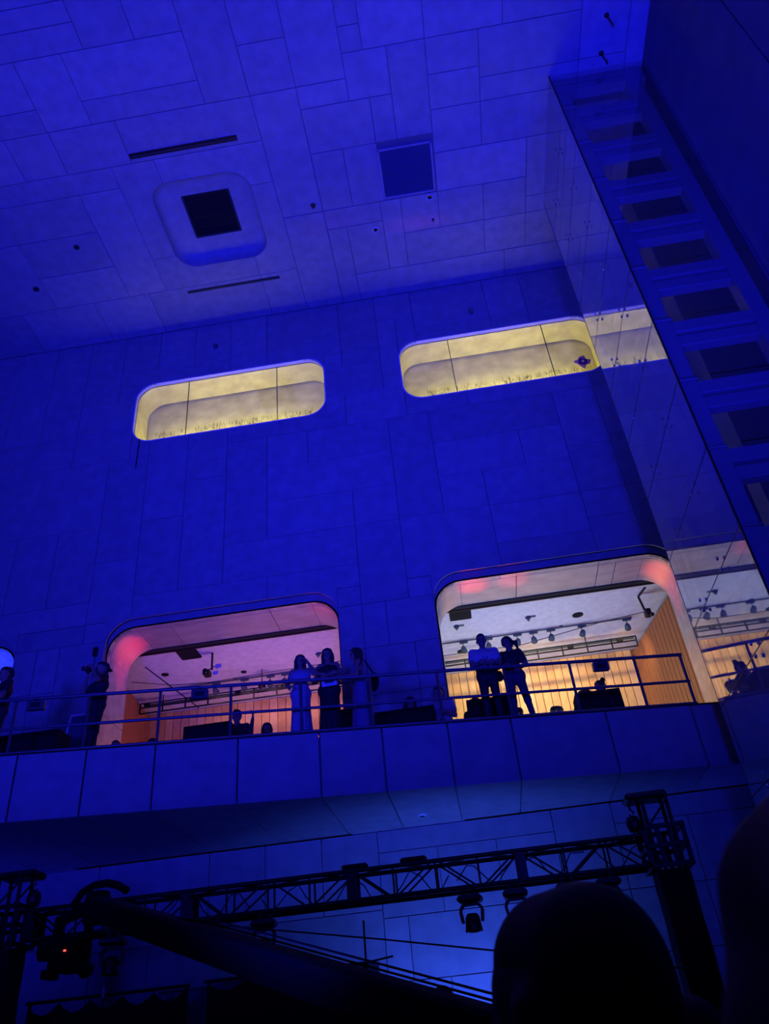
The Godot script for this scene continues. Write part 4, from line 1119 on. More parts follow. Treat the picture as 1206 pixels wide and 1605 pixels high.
func build_crane() -> void:
	var far := Vector3(-3.84, 2.56, -7.5)
	var near := Vector3(-0.34, 1.20, -3.8)
	var tail := near + (near - far) * 0.1
	var c := thing("camera_crane", "long black camera crane arm with a remote camera head reaching across the hall", "camera crane")
	var st := mk()
	var bs := look(near - far)
	add_box(st, (far + near) * 0.5, Vector3(0.16, far.distance_to(near), 0.2), 0.02, bs)
	part("arm", done(st), M.black_cloth, c)
	st = mk()
	add_box(st, (near + tail) * 0.5, Vector3(0.2, near.distance_to(tail), 0.24), 0.02, bs)
	part("tail", done(st), M.black_cloth, c)
	part("counterweight", boxm(Vector3(0.3, 0.3, 0.3), 0.03), M.black_cloth, c, tail)
	for s in [0.13, 0.155]:
		part("stay_cable", tubem([far.lerp(near, 0.35) + Vector3(0, 0.1, 0), far.lerp(near, 0.5) + Vector3(0, s, 0), near + Vector3(0, s, 0)], 0.006, 5), M.black_cloth, c)
	# mast of the pedestal
	part("column", tubem([Vector3(near.x, 0.35, near.z), near + Vector3(0, 0.0, 0)], 0.07, 12), M.black_cloth, c)
	for k in 3:
		var a := TAU * k / 3 + 0.4
		part("pedestal_leg", tubem([Vector3(near.x, 0.45, near.z), Vector3(near.x + cos(a) * 0.6, 0.03, near.z + sin(a) * 0.6)], 0.03, 8), M.black_cloth, c)
	# remote head
	part("swivel", lathem([[0.0, -0.16], [0.11, -0.14], [0.13, 0.0], [0.1, 0.12], [0.0, 0.14]], 16, Transform3D(Basis.IDENTITY, far + Vector3(-0.02, 0.02, -0.02))), M.black_cloth, c)
	part("cable_loop", tubem([far + Vector3(0.3, 0.1, 0.1), far + Vector3(0.2, 0.16, 0.06), far + Vector3(0.08, 0.2, 0.02), far + Vector3(-0.06, 0.2, 0), far + Vector3(-0.17, 0.15, 0), far + Vector3(-0.23, 0.06, 0), far + Vector3(-0.25, -0.05, 0)], 0.035, 8), M.black_cloth, c)
	st = mk()
	add_bar(st, far + Vector3(-0.1, 0.0, 0), far + Vector3(-0.34, -0.06, 0), 0.07, 0.09, 0.012)
	add_bar(st, far + Vector3(-0.34, -0.03, 0), far + Vector3(-0.36, -0.45, 0), 0.07, 0.09, 0.012)
	add_bar(st, far + Vector3(-0.07, -0.05, 0), far + Vector3(-0.06, -0.4, 0), 0.05, 0.08, 0.012)
	part("cradle", done(st), M.black_cloth, c)
	var body := part("camera_body", boxm(Vector3(0.22, 0.26, 0.34), 0.025), M.black_cloth, c, far + Vector3(-0.2, -0.36, 0.02))
	part("lens", lathem([[0.05, 0.0], [0.06, 0.12], [0.075, 0.2], [0.07, 0.2], [0.0, 0.16]], 16, Transform3D(Basis(Vector3.RIGHT, -1.9), Vector3(0, -0.02, -0.16))), M.black_cloth, body)
	part("viewfinder", boxm(Vector3(0.08, 0.07, 0.2), 0.012), M.black_cloth, body, Vector3(-0.14, -0.14, 0.05))
	part("tally_light", boxm(Vector3(0.022, 0.012, 0.008), 0.002), M.red_led, body, Vector3(0.03, 0.02, 0.174))
	part("drive_motor", lathem([[0.0, -0.09], [0.08, -0.09], [0.085, 0.07], [0.0, 0.08]], 14, Transform3D(Basis(Vector3.FORWARD, PI / 2), far + Vector3(-0.4, -0.3, 0.0))), M.black_cloth, c)

func drape(called: String, label: String, x0: float, x1: float, z: float, top: float, dip: float, swags: int) -> void:
	var t := thing(called, label, "drape", Vector3((x0 + x1) * 0.5, 0, z), 0.0, "black drapes under the balcony")
	var w := x1 - x0
	var st := mk()
	var n := swags * 10
	var rows := 5
	var pts := []
	for k in n + 1:
		var u := float(k) / n
		var fold := 0.035 * sin(u * swags * TAU * 1.5) + 0.015 * sin(u * 37.0)
		var edge := top - dip * absf(sin(u * swags * PI))
		var col := []
		for j in rows + 1:
			var v := float(j) / rows
			col.append(Vector3(-w * 0.5 + w * u, lerpf(edge, 0.02, v), fold * (0.3 + 0.7 * v)))
		pts.append(col)
	for k in n:
		for j in rows:
			quad(st, pts[k][j + 1], pts[k + 1][j + 1], pts[k + 1][j], pts[k][j], 1)
	part("cloth", done(st), M.black_cloth, t)
	part("pipe", tubem([Vector3(-w * 0.5 - 0.05, top + 0.03, -0.03), Vector3(w * 0.5 + 0.05, top + 0.03, -0.03)], 0.022, 8), M.truss_metal, t)
	for s in [-1, 1]:
		part("upright", tubem([Vector3(s * w * 0.5, 0, -0.06), Vector3(s * w * 0.5, top + 0.03, -0.06)], 0.022, 8), M.truss_metal, t)

func build_drapes() -> void:
	drape("black_drape", "wide black drape with a swagged top edge right of the gap", -4.2, -2.05, -11.8, 2.27, 0.09, 4)
	drape("black_drape", "wide black drape with a swagged top edge left of the gap", -6.7, -4.5, -11.8, 2.25, 0.13, 5)
	drape("black_drape", "wide black drape at the lower left corner, left of the tower", -10.2, -6.9, -11.75, 2.25, 0.08, 6)
	var b := thing("pale_screen", "pale grey folding screen seen in the gap between the black drapes", "screen", Vector3(-4.4, 0, -12.4))
	part("leaf", boxm(Vector3(0.7, 2.3, 0.04), 0.008), M.plain_wall, b, Vector3(-0.35, 1.15, 0.0))
	part("leaf", boxm(Vector3(2.4, 2.36, 0.04), 0.008), M.plain_wall, b, Vector3(1.25, 1.18, -0.05))
	part("hinge", boxm(Vector3(0.03, 2.0, 0.03)), M.rail_steel, b, Vector3(0.025, 1.2, 0.02))
	var tg := thing("pale_tag", "short pale upright strip in front of the black drape", "tag", Vector3(-5.60, 0, -11.70))
	part("rod", tubem([Vector3(0, 0.02, 0), Vector3(0, 2.24, 0)], 0.008, 6), M.black_cloth, tg)
	part("strip", boxm(Vector3(0.03, 0.13, 0.012), 0.003), M.white_plastic, tg, Vector3(0, 2.30, 0.01))
	# thin stand rods in front of the wall
	var s := thing("microphone_stand", "thin black boom stand in front of the lit wall under the balcony", "stand", Vector3(-1.95, 0, -11.2))
	part("pole", tubem([Vector3(0, 0.04, 0), Vector3(0.0, 2.72, 0)], 0.014, 6), M.black_metal, s)
	part("boom", tubem([Vector3(-0.4, 2.2, 0), Vector3(0.35, 2.28, 0)], 0.013, 6), M.black_metal, s)
	for k in 3:
		part("foot", tubem([Vector3(0, 0.12, 0), Vector3(cos(k * 2.1) * 0.35, 0.02, sin(k * 2.1) * 0.35)], 0.012, 6), M.black_metal, s)
	var w := thing("guy_wire", "thin black wire running across the hall above the crane arm", "wire")
	part("strand", tubem([Vector3(-3.9, 2.72, -9.9), Vector3(-3.29, 2.6, -9.5), Vector3(-1.38, 2.16, -8.5), Vector3(-0.38, 1.92, -8.0), Vector3(1.2, 1.55, -7.2)], 0.009, 6), M.black_plastic, w)

# ------------------------------------------------------------------ people
# bones [a, b, ra, rb, colour]: tapered capsules joined by a smooth minimum, meshed as surface nets
func net(bones: Array, cell: float, k: float, out: Dictionary) -> void:
	var lo := Vector3(1e9, 1e9, 1e9)
	var hi := -lo
	for b in bones:
		var r: float = maxf(b[2], b[3]) + cell * 2.5
		lo = lo.min(b[0] - Vector3.ONE * r).min(b[1] - Vector3.ONE * r)
		hi = hi.max(b[0] + Vector3.ONE * r).max(b[1] + Vector3.ONE * r)
	var nx := int((hi.x - lo.x) / cell) + 2
	var ny := int((hi.y - lo.y) / cell) + 2
	var nz := int((hi.z - lo.z) / cell) + 2
	var n := nx * ny * nz
	var f := PackedFloat32Array()
	f.resize(n)
	f.fill(1.0)
	var best := PackedFloat32Array()
	best.resize(n)
	best.fill(1.0)
	var own := PackedByteArray()
	own.resize(n)
	for bi in bones.size():
		var b: Array = bones[bi]
		var a: Vector3 = b[0]
		var ab: Vector3 = b[1] - a
		var l2 := maxf(ab.length_squared(), 1e-8)
		var ra: float = b[2]
		var dr: float = b[3] - ra
		var m := maxf(b[2], b[3]) + k + cell * 1.6
		var p0 := (a.min(b[1]) - Vector3.ONE * m - lo) / cell
		var p1 := (a.max(b[1]) + Vector3.ONE * m - lo) / cell
		var x0 := maxi(0, int(p0.x))
		var x1 := mini(nx - 1, int(p1.x) + 1)
		for z in range(maxi(0, int(p0.z)), mini(nz - 1, int(p1.z) + 1) + 1):
			for y in range(maxi(0, int(p0.y)), mini(ny - 1, int(p1.y) + 1) + 1):
				var i := (z * ny + y) * nx + x0
				var q := Vector3(lo.x + x0 * cell, lo.y + y * cell, lo.z + z * cell) - a
				for x in range(x0, x1 + 1):
					var t := clampf(q.dot(ab) / l2, 0.0, 1.0)
					var d := (q - ab * t).length() - ra - dr * t
					if d < best[i]:
						best[i] = d
						own[i] = bi
					var g := f[i]
					var h := maxf(k - absf(g - d), 0.0) / k
					f[i] = minf(g, d) - h * h * k * 0.25
					q.x += cell
					i += 1
	var idx := PackedInt32Array()
	idx.resize(n)
	idx.fill(-1)
	var V: PackedVector3Array = out.v
	var N: PackedVector3Array = out.n
	var C: PackedColorArray = out.c
	var I: PackedInt32Array = out.i
	var sy := nx
	var sz := nx * ny
	for z in nz - 1:
		for y in ny - 1:
			var i := (z * ny + y) * nx
			for x in nx - 1:
				var c0 := f[i]
				var c1 := f[i + 1]
				var c2 := f[i + sy]
				var c3 := f[i + sy + 1]
				var c4 := f[i + sz]
				var c5 := f[i + sz + 1]
				var c6 := f[i + sz + sy]
				var c7 := f[i + sz + sy + 1]
				var mn := minf(minf(minf(c0, c1), minf(c2, c3)), minf(minf(c4, c5), minf(c6, c7)))
				if mn < 0.0 and maxf(maxf(maxf(c0, c1), maxf(c2, c3)), maxf(maxf(c4, c5), maxf(c6, c7))) >= 0.0:
					var s := Vector3.ZERO
					var cnt := 0
					if (c0 < 0.0) != (c1 < 0.0): s += Vector3(c0 / (c0 - c1), 0, 0); cnt += 1
					if (c2 < 0.0) != (c3 < 0.0): s += Vector3(c2 / (c2 - c3), 1, 0); cnt += 1
					if (c4 < 0.0) != (c5 < 0.0): s += Vector3(c4 / (c4 - c5), 0, 1); cnt += 1
					if (c6 < 0.0) != (c7 < 0.0): s += Vector3(c6 / (c6 - c7), 1, 1); cnt += 1
					if (c0 < 0.0) != (c2 < 0.0): s += Vector3(0, c0 / (c0 - c2), 0); cnt += 1
					if (c1 < 0.0) != (c3 < 0.0): s += Vector3(1, c1 / (c1 - c3), 0); cnt += 1
					if (c4 < 0.0) != (c6 < 0.0): s += Vector3(0, c4 / (c4 - c6), 1); cnt += 1
					if (c5 < 0.0) != (c7 < 0.0): s += Vector3(1, c5 / (c5 - c7), 1); cnt += 1
					if (c0 < 0.0) != (c4 < 0.0): s += Vector3(0, 0, c0 / (c0 - c4)); cnt += 1
					if (c1 < 0.0) != (c5 < 0.0): s += Vector3(1, 0, c1 / (c1 - c5)); cnt += 1
					if (c2 < 0.0) != (c6 < 0.0): s += Vector3(0, 1, c2 / (c2 - c6)); cnt += 1
					if (c3 < 0.0) != (c7 < 0.0): s += Vector3(1, 1, c3 / (c3 - c7)); cnt += 1
					idx[i] = V.size()
					V.append(lo + (Vector3(x, y, z) + s / cnt) * cell)
					N.append(Vector3(c1 + c3 + c5 + c7 - c0 - c2 - c4 - c6, c2 + c3 + c6 + c7 - c0 - c1 - c4 - c5, c4 + c5 + c6 + c7 - c0 - c1 - c2 - c3).normalized())
					var j := i
					if absf(c7) < absf(c0): j = i + sz + sy + 1
					C.append(bones[own[j]][4])
				i += 1
	for z in range(1, nz - 1):
		for y in range(1, ny - 1):
			var i := (z * ny + y) * nx + 1
			for x in range(1, nx - 1):
				var a := f[i] < 0.0
				if a != (f[i + 1] < 0.0): face(I, a, idx[i - sy - sz], idx[i - sz], idx[i], idx[i - sy])
				if a != (f[i + sy] < 0.0): face(I, a, idx[i - sz - 1], idx[i - 1], idx[i], idx[i - sz])
				if a != (f[i + sz] < 0.0): face(I, a, idx[i - 1 - sy], idx[i - sy], idx[i], idx[i - 1])
				i += 1
	out.v = V
	out.n = N
	out.c = C
	out.i = I

func face(I: PackedInt32Array, inside: bool, a: int, b: int, c: int, d: int) -> void:
	if a < 0 or b < 0 or c < 0 or d < 0:
		return
	if inside:
		I.append_array([a, c, b, a, d, c])
	else:
		I.append_array([a, b, c, a, c, d])

func fresh() -> Dictionary:
	return {"v": PackedVector3Array(), "n": PackedVector3Array(), "c": PackedColorArray(), "i": PackedInt32Array()}

func to_mesh(o: Dictionary) -> ArrayMesh:
	var arr := []
	arr.resize(Mesh.ARRAY_MAX)
	arr[Mesh.ARRAY_VERTEX] = o.v
	arr[Mesh.ARRAY_NORMAL] = o.n
	arr[Mesh.ARRAY_COLOR] = o.c
	arr[Mesh.ARRAY_INDEX] = o.i
	var m := ArrayMesh.new()
	m.add_surface_from_arrays(Mesh.PRIMITIVE_TRIANGLES, arr)
	return m

func hand_bones(wrist: Vector3, dir: Vector3, palm: Vector3, thumb_side: float, curl: float, c: Color) -> Array:
	var d := dir.normalized()
	var p := (palm - d * palm.dot(d)).normalized()      # the way the palm looks
	var s := d.cross(p) * thumb_side                     # towards the thumb
	var bones := [[wrist - d * 0.02, wrist + d * 0.02, 0.026, 0.026, c], [wrist + d * 0.03 + s * 0.016, wrist + d * 0.085 + s * 0.022, 0.019, 0.016, c], [wrist + d * 0.03 - s * 0.014, wrist + d * 0.08 - s * 0.022, 0.019, 0.015, c], [wrist + d * 0.03, wrist + d * 0.085, 0.02, 0.016, c]]
	for k in 4:
		var off := 0.031 - 0.021 * k
		var len_: float = [0.072, 0.08, 0.075, 0.058][k]
		var a := wrist + d * (0.09 - 0.004 * absf(k - 1.0)) + s * off
		var d1 := (d * cos(curl) + p * sin(curl)).normalized()
		var d2 := (d * cos(curl * 2.2) + p * sin(curl * 2.2)).normalized()
		bones.append([a, a + d1 * len_ * 0.55, 0.0095, 0.009, c])
		bones.append([a + d1 * len_ * 0.55, a + d1 * len_ * 0.55 + d2 * len_ * 0.5, 0.0088, 0.0075, c])
	var t0 := wrist + d * 0.03 + s * 0.026
	var t1 := t0 + (d * 0.6 + s * 0.7 + p * 0.25).normalized() * 0.04
	bones.append([t0, t1, 0.013, 0.011, c])
	bones.append([t1, t1 + (d * 0.9 + s * 0.2 + p * 0.4).normalized() * 0.032, 0.0105, 0.009, c])
	return bones

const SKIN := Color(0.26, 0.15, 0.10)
func person(label: String, group: String, at: Vector3, turn: float, height: float, o: Dictionary) -> Node3D:
	var t := thing("person", label, "person", at, deg_to_rad(turn), group)
	var k := height / 1.7
	var fem: bool = o.get("fem", false)
	var skin: Color = o.get("skin", SKIN)
	var top: Color = o.get("top", Color(0.02, 0.02, 0.025))
	var low: Color = o.get("low", Color(0.012, 0.012, 0.018))
	var sit: bool = o.get("sit", false)
	var dy := -0.43 if sit else 0.0
	var lean: Vector3 = o.get("lean", Vector3.ZERO)       # shift of the chest and head against the hips
	var u := Vector3(0, dy, 0)
	var B := []
	var sw := 0.155 if fem else 0.195
	var wr := 0.082 if fem else 0.115
	var ch := u + lean
	# trunk
	B.append([u + Vector3(-0.075, 0.95, 0), u + Vector3(0.075, 0.95, 0), 0.122 if fem else 0.115, 0.122 if fem else 0.115, low])
	B.append([u + Vector3(-0.055, 1.08, 0.005) + lean * 0.4, u + Vector3(0.055, 1.08, 0.005) + lean * 0.4, wr + 0.012, wr + 0.012, top])
	B.append([ch + Vector3(-0.085 if fem else -0.115, 1.27, 0.01), ch + Vector3(0.085 if fem else 0.115, 1.27, 0.01), 0.105 if fem else 0.118, 0.105 if fem else 0.118, top])
	B.append([u + Vector3(0, 1.0, 0), ch + Vector3(0, 1.3, 0), 0.1, 0.1, top])
	var collar: Color = skin if o.get("bare", false) else top
	B.append([ch + Vector3(-sw + 0.02, 1.385, 0), ch + Vector3(sw - 0.02, 1.385, 0), 0.055, 0.055, collar])
	if fem:
		for s in [-1, 1]: B.append([ch + Vector3(s * 0.065, 1.25, 0.075), ch + Vector3(s * 0.06, 1.23, 0.07), 0.052, 0.052, top])
	B.append([ch + Vector3(0, 1.39, -0.005), ch + Vector3(0, 1.52, 0.01), 0.056, 0.048, skin])
	# arms
	var sleeve: String = o.get("sleeve", "short")
	var hb := []
	for s in [-1, 1]:
		var sh := ch + Vector3(s * sw, 1.38, 0)
		var el: Vector3 = u + o.get("el" if s > 0 else "er", Vector3(s * 0.23, 1.10, -0.02))
		var wi: Vector3 = u + o.get("wl" if s > 0 else "wr", Vector3(s * 0.25, 0.86, 0.05))
		var c_up: Color = skin if sleeve == "none" else top
		var c_lo: Color = top if sleeve == "long" else skin
		if sleeve == "short":
			var mid := sh.lerp(el, 0.62)
			B.append([sh, mid, 0.064, 0.062, top])
			B.append([mid, el, 0.044, 0.04, skin])
		else:
			B.append([sh, el, 0.054 if sleeve == "long" else 0.046, 0.042 if sleeve == "long" else 0.037, c_up])
		B.append([el, wi, 0.04 if sleeve != "long" else 0.046, 0.027 if sleeve != "long" else 0.034, c_lo])
		var dir: Vector3 = o.get("hl" if s > 0 else "hr", (wi - el).normalized())
		var palm: Vector3 = o.get("pl" if s > 0 else "pr", Vector3(-s, 0, 0.3))
		hb.append(hand_bones(wi + dir.normalized() * 0.02, dir, palm, 1.0 if s > 0 else -1.0, o.get("curl", 0.45), skin))
	# legs or skirt
	var shoe := Color(0.01, 0.01, 0.012)
	for s in [-1, 1]:
		var hip := u + Vector3(s * 0.085, 0.9, 0)
		var kn: Vector3 = Vector3(s * 0.10, 0.49, 0.38) if sit else Vector3(s * 0.095, 0.50, 0.02) + o.get("kl" if s > 0 else "kr", Vector3.ZERO)
		var an: Vector3 = Vector3(s * 0.11, 0.09, 0.30) if sit else Vector3(s * 0.105, 0.09, -0.01) + o.get("al" if s > 0 else "ar", Vector3.ZERO)
		B.append([hip, kn, 0.088, 0.06, low])
		B.append([kn, an, 0.06, 0.042, low])
		B.append([an + Vector3(0, -0.045, -0.03), an + Vector3(s * 0.02, -0.055, 0.13), 0.042, 0.035, shoe])
	if o.get("skirt", false):
		for q in 8:
			var a := TAU * q / 8
			var e := Vector3(cos(a), 0, sin(a))
			B.append([u + Vector3(0, 0.94, 0) + e * 0.055, Vector3(0, 0.10, 0) + e * 0.145, 0.085, 0.07, low])
	var S := Basis.from_scale(Vector3.ONE * k)
	for b in B:
		b[0] = S * b[0]
		b[1] = S * b[1]
		b[2] *= k
		b[3] *= k
	var out := fresh()
	net(B, o.get("cell", 0.022), 0.035, out)
	# head
	var H := []
	var hd := ch + Vector3(0, 1.5, 0.0)
	var hr := Basis.from_euler(Vector3(deg_to_rad(o.get("nod", 0.0)), deg_to_rad(o.get("look", 0.0)), deg_to_rad(o.get("tilt", 0.0))))
	var hs: float = o.get("head_scale", 1.0)
	hr = hr.scaled(Vector3.ONE * hs)
	var eye := Color(0.015, 0.012, 0.012)
	for b in [[Vector3(0, 0.105, -0.025), Vector3(0, 0.115, 0.02), 0.083, 0.078, skin], [Vector3(0, 0.055, 0.03), Vector3(0, 0.015, 0.055), 0.062, 0.042, skin], [Vector3(-0.02, 0.02, 0.06), Vector3(0.02, 0.02, 0.06), 0.032, 0.032, skin],
			[Vector3(0, 0.085, 0.088), Vector3(0, 0.058, 0.106), 0.010, 0.014, skin], [Vector3(-0.03, 0.1, 0.083), Vector3(0.03, 0.1, 0.083), 0.014, 0.014, skin], [Vector3(-0.078, 0.085, -0.01), Vector3(-0.082, 0.055, -0.008), 0.017, 0.012, skin], [Vector3(0.078, 0.085, -0.01), Vector3(0.082, 0.055, -0.008), 0.017, 0.012, skin],
			[Vector3(-0.034, 0.081, 0.083), Vector3(-0.028, 0.081, 0.084), 0.010, 0.010, eye], [Vector3(0.028, 0.081, 0.084), Vector3(0.034, 0.081, 0.083), 0.010, 0.010, eye], [Vector3(-0.02, 0.024, 0.088), Vector3(0.02, 0.024, 0.088), 0.009, 0.009, Color(0.22, 0.07, 0.06)],
			[Vector3(0, -0.06, -0.012), Vector3(0, 0.05, -0.005), 0.05, 0.05, skin]]:
		H.append([S * (hd + hr * b[0]), S * (hd + hr * b[1]), b[2] * k * hs, b[3] * k * hs, b[4]])
	net(H, o.get("head_cell", 0.012), 0.018, out)
	if o.get("hands", true):
		for g in hb:
			for b in g:
				b[0] = S * b[0]
				b[1] = S * b[1]
			net(g, o.get("hand_cell", 0.008), 0.008, out)
	part("body", to_mesh(out), M.figure, t)
	# hair or cap
	var hc: Color = o.get("hair_colour", Color(0.012, 0.010, 0.009))
	var R := []
	var style: String = o.get("hair", "short")
	R.append([Vector3(0, 0.135, -0.035), Vector3(0, 0.14, 0.015), 0.084, 0.078, hc])
	R.append([Vector3(0, 0.09, -0.055), Vector3(0, 0.06, -0.05), 0.075, 0.062, hc])
	if style in ["long", "bob", "tail", "bun"]:
		for s in [-1, 1]: R.append([Vector3(s * 0.05, 0.15, 0.035), Vector3(s * 0.075, 0.08, 0.02), 0.035, 0.03, hc])
	if style == "long" or style == "bob":
		var e := -0.16 if style == "long" else -0.03
		for s in [-1, 1]:
			R.append([Vector3(s * 0.075, 0.08, 0.01), Vector3(s * 0.09, e, 0.015 if style == "long" else -0.01), 0.035, 0.026, hc])
			R.append([Vector3(s * 0.055, 0.06, -0.05), Vector3(s * 0.06, e, -0.05), 0.05, 0.035, hc])
		R.append([Vector3(0, 0.06, -0.06), Vector3(0, e, -0.07), 0.055, 0.04, hc])
	elif style == "tail":
		var s: float = o.get("tail_side", 1.0)
		R.append([Vector3(s * 0.03, 0.12, -0.11), Vector3(s * 0.09, 0.10, -0.13), 0.035, 0.035, hc])
		R.append([Vector3(s * 0.09, 0.10, -0.13), Vector3(s * 0.11, -0.06, -0.12), 0.036, 0.014, hc])
	elif style == "bun":
		R.append([Vector3(0.045, 0.215, -0.06), Vector3(0.05, 0.225, -0.06), 0.045, 0.045, hc])
	elif style == "full":
		R.append([Vector3(-0.05, 0.15, -0.03), Vector3(0.05, 0.15, -0.03), 0.085, 0.085, hc])
		R.append([Vector3(-0.05, 0.07, -0.06), Vector3(0.05, 0.07, -0.06), 0.07, 0.07, hc])
	for b in R:
		b[0] = S * (hd + hr * b[0])
		b[1] = S * (hd + hr * b[1])
		b[2] *= k * hs
		b[3] *= k * hs
	var ho := fresh()
	net(R, o.get("head_cell", 0.012), 0.03, ho)
	part("cap" if style == "cap" else "hair", to_mesh(ho), M.figure, t)
	if style == "cap":
		var st := mk()
		var bs := hr
		for q in 10:
			var a0 := lerpf(-1.25, 1.25, q / 10.0)
			var a1 := lerpf(-1.25, 1.25, (q + 1) / 10.0)
			var c0 := S * (hd + bs * Vector3(sin(a0) * 0.085, 0.115, -0.03 - cos(a0) * 0.075))
			var c1 := S * (hd + bs * Vector3(sin(a1) * 0.085, 0.115, -0.03 - cos(a1) * 0.075))
			var e0 := S * (hd + bs * Vector3(sin(a0) * 0.085, 0.085, -0.03 - cos(a0) * 0.145))
			var e1 := S * (hd + bs * Vector3(sin(a1) * 0.085, 0.085, -0.03 - cos(a1) * 0.145))
			var th := Vector3(0, 0.008, 0)
			quad(st, c0 + th, c1 + th, e1 + th, e0 + th, 1)
			quad(st, c0, e0, e1, c1, 2)
			quad(st, e0, e0 + th, e1 + th, e1)
		part("cap_brim", done(st), M.black_cloth, t)
	return t

func stool(at: Vector3, label: String) -> void:
	var t := thing("stool", label, "stool", at, 0.0, "stools behind the balcony edge")
	part("seat", lathem([[0.0, 0.29], [0.15, 0.29], [0.16, 0.31], [0.15, 0.335], [0.0, 0.34]], 16), M.black_plastic, t)
	for q in 4:
		var a := TAU * q / 4 + 0.78
		part("leg", tubem([Vector3(cos(a) * 0.11, 0.29, sin(a) * 0.11), Vector3(cos(a) * 0.14, 0.0, sin(a) * 0.14)], 0.014, 6), M.black_metal, t)

func build_people() -> void:
	var g := "guests standing at the balcony railing"
	var navy := Color(0.010, 0.010, 0.014)
	# far left, cut by the picture edge
	person("person in a dark shirt at the far left edge of the balcony", g, Vector3(-7.82, FLOOR2, -11.5), -35.0, 1.79, {"top": navy, "low": navy, "el": Vector3(0.25, 1.12, 0.1), "wl": Vector3(0.18, 1.0, 0.33), "er": Vector3(-0.25, 1.12, 0.1), "wr": Vector3(-0.18, 1.0, 0.33), "look": -20.0})
	# with a camera held to the face and a cap turned backwards
	var ph := person("person in a dark shirt and backward cap holding a camera up", g, Vector3(-6.24, FLOOR2, -11.75), -46.0, 1.76, {"top": navy, "low": navy, "hair": "cap", "hair_colour": Color(0.014, 0.014, 0.02), "el": Vector3(0.30, 1.26, 0.16), "wl": Vector3(0.10, 1.50, 0.17), "er": Vector3(-0.32, 1.28, 0.16), "wr": Vector3(-0.11, 1.51, 0.18), "hl": Vector3(-0.3, 0.7, 0.1), "hr": Vector3(0.3, 0.7, 0.1), "al": Vector3(0.05, 0, 0.1), "ar": Vector3(-0.06, 0, -0.1), "curl": 0.8})
	var d := Vector3(sin(deg_to_rad(-46.0)), 0, cos(deg_to_rad(-46.0)))
	var cm := thing("camera", "black photo camera held to the face of the person in the cap", "camera", ph.position + d * 0.21 + Vector3(0, 1.60, 0), deg_to_rad(-46.0))
	part("body", boxm(Vector3(0.14, 0.10, 0.07), 0.015), M.black_plastic, cm)
	part("lens", lathem([[0.036, 0.0], [0.038, 0.09], [0.033, 0.095], [0.0, 0.085]], 14, Transform3D(Basis(Vector3.RIGHT, PI / 2), Vector3(0, -0.005, 0.03))), M.black_plastic, cm)
	part("viewfinder", boxm(Vector3(0.05, 0.035, 0.05), 0.008), M.black_plastic, cm, Vector3(0, 0.06, 0))
	# three women
	person("woman in a pale sleeveless dress touching her hair", g, Vector3(-2.89, FLOOR2, -12.15), 5.0, 1.57, {"fem": true, "bare": true, "sleeve": "none", "skirt": true, "top": Color(0.26, 0.24, 0.32), "low": Color(0.26, 0.24, 0.32), "hair": "bob", "tilt": -4.0, "el": Vector3(0.30, 1.30, 0.06), "wl": Vector3(0.17, 1.50, 0.05), "hl": Vector3(-0.5, 0.7, 0), "er": Vector3(-0.24, 1.13, 0.02), "wr": Vector3(-0.20, 1.02, 0.22)})
	person("woman with long hair in a dark strapless dress, arms folded", g, Vector3(-2.44, FLOOR2, -12.34), -3.0, 1.71, {"fem": true, "bare": true, "sleeve": "none", "skirt": true, "top": Color(0.008, 0.008, 0.01), "low": Color(0.008, 0.008, 0.01), "hair": "long", "el": Vector3(0.24, 1.12, 0.06), "wl": Vector3(-0.06, 1.17, 0.2), "er": Vector3(-0.24, 1.11, 0.06), "wr": Vector3(0.05, 1.13, 0.23)})
	person("woman with long hair standing sideways with a dark bag", g, Vector3(-1.91, FLOOR2, -12.44), -72.0, 1.69, {"fem": true, "bare": true, "sleeve": "none", "skirt": true, "top": Color(0.14, 0.13, 0.19), "low": Color(0.13, 0.12, 0.19), "hair": "long", "lean": Vector3(0, 0, 0.05), "el": Vector3(0.22, 1.12, 0.1), "wl": Vector3(0.12, 1.12, 0.34), "er": Vector3(-0.22, 1.12, 0.08), "wr": Vector3(-0.1, 1.1, 0.32)})
	var bag := thing("shoulder_bag", "dark shoulder bag on the back of the woman standing sideways", "bag", Vector3(-1.70, FLOOR2 + 1.02, -12.40), deg_to_rad(-72.0))
	part("body", boxm(Vector3(0.3, 0.26, 0.12), 0.05), M.black_cloth, bag, Vector3(0, 0, -0.03))
	part("strap", tubem([Vector3(0.1, 0.12, 0.0), Vector3(0.12, 0.28, 0.1), Vector3(0.12, 0.38, 0.16), Vector3(0.1, 0.25, 0.24), Vector3(0.0, 0.0, 0.2)], 0.014, 6), M.black_cloth, bag)
	var cl := thing("clutch_bag", "pale rectangular clutch held in front of the woman in the dark dress", "bag", Vector3(-2.38, FLOOR2 + 0.98, -12.05), deg_to_rad(-3.0))
	part("body", boxm(Vector3(0.27, 0.15, 0.04), 0.012), M.white_plastic, cl)
	part("flap", boxm(Vector3(0.15, 0.09, 0.012), 0.004), M.grille, cl, Vector3(0.0, 0.015, 0.022))
	# pair at the right opening
	var mn := person("man in a pale shirt with a lanyard leaning on the railing", g, Vector3(0.24, FLOOR2, -12.68), 4.0, 1.74, {"top": Color(0.36, 0.36, 0.37), "low": navy, "el": Vector3(0.23, 1.12, 0.1), "wl": Vector3(0.02, 1.09, 0.25), "er": Vector3(-0.23, 1.12, 0.1), "wr": Vector3(-0.02, 1.07, 0.27), "look": -8.0})
	var ly := thing("lanyard", "dark lanyard round the neck of the man in the pale shirt", "lanyard", mn.position, mn.rotation.y)
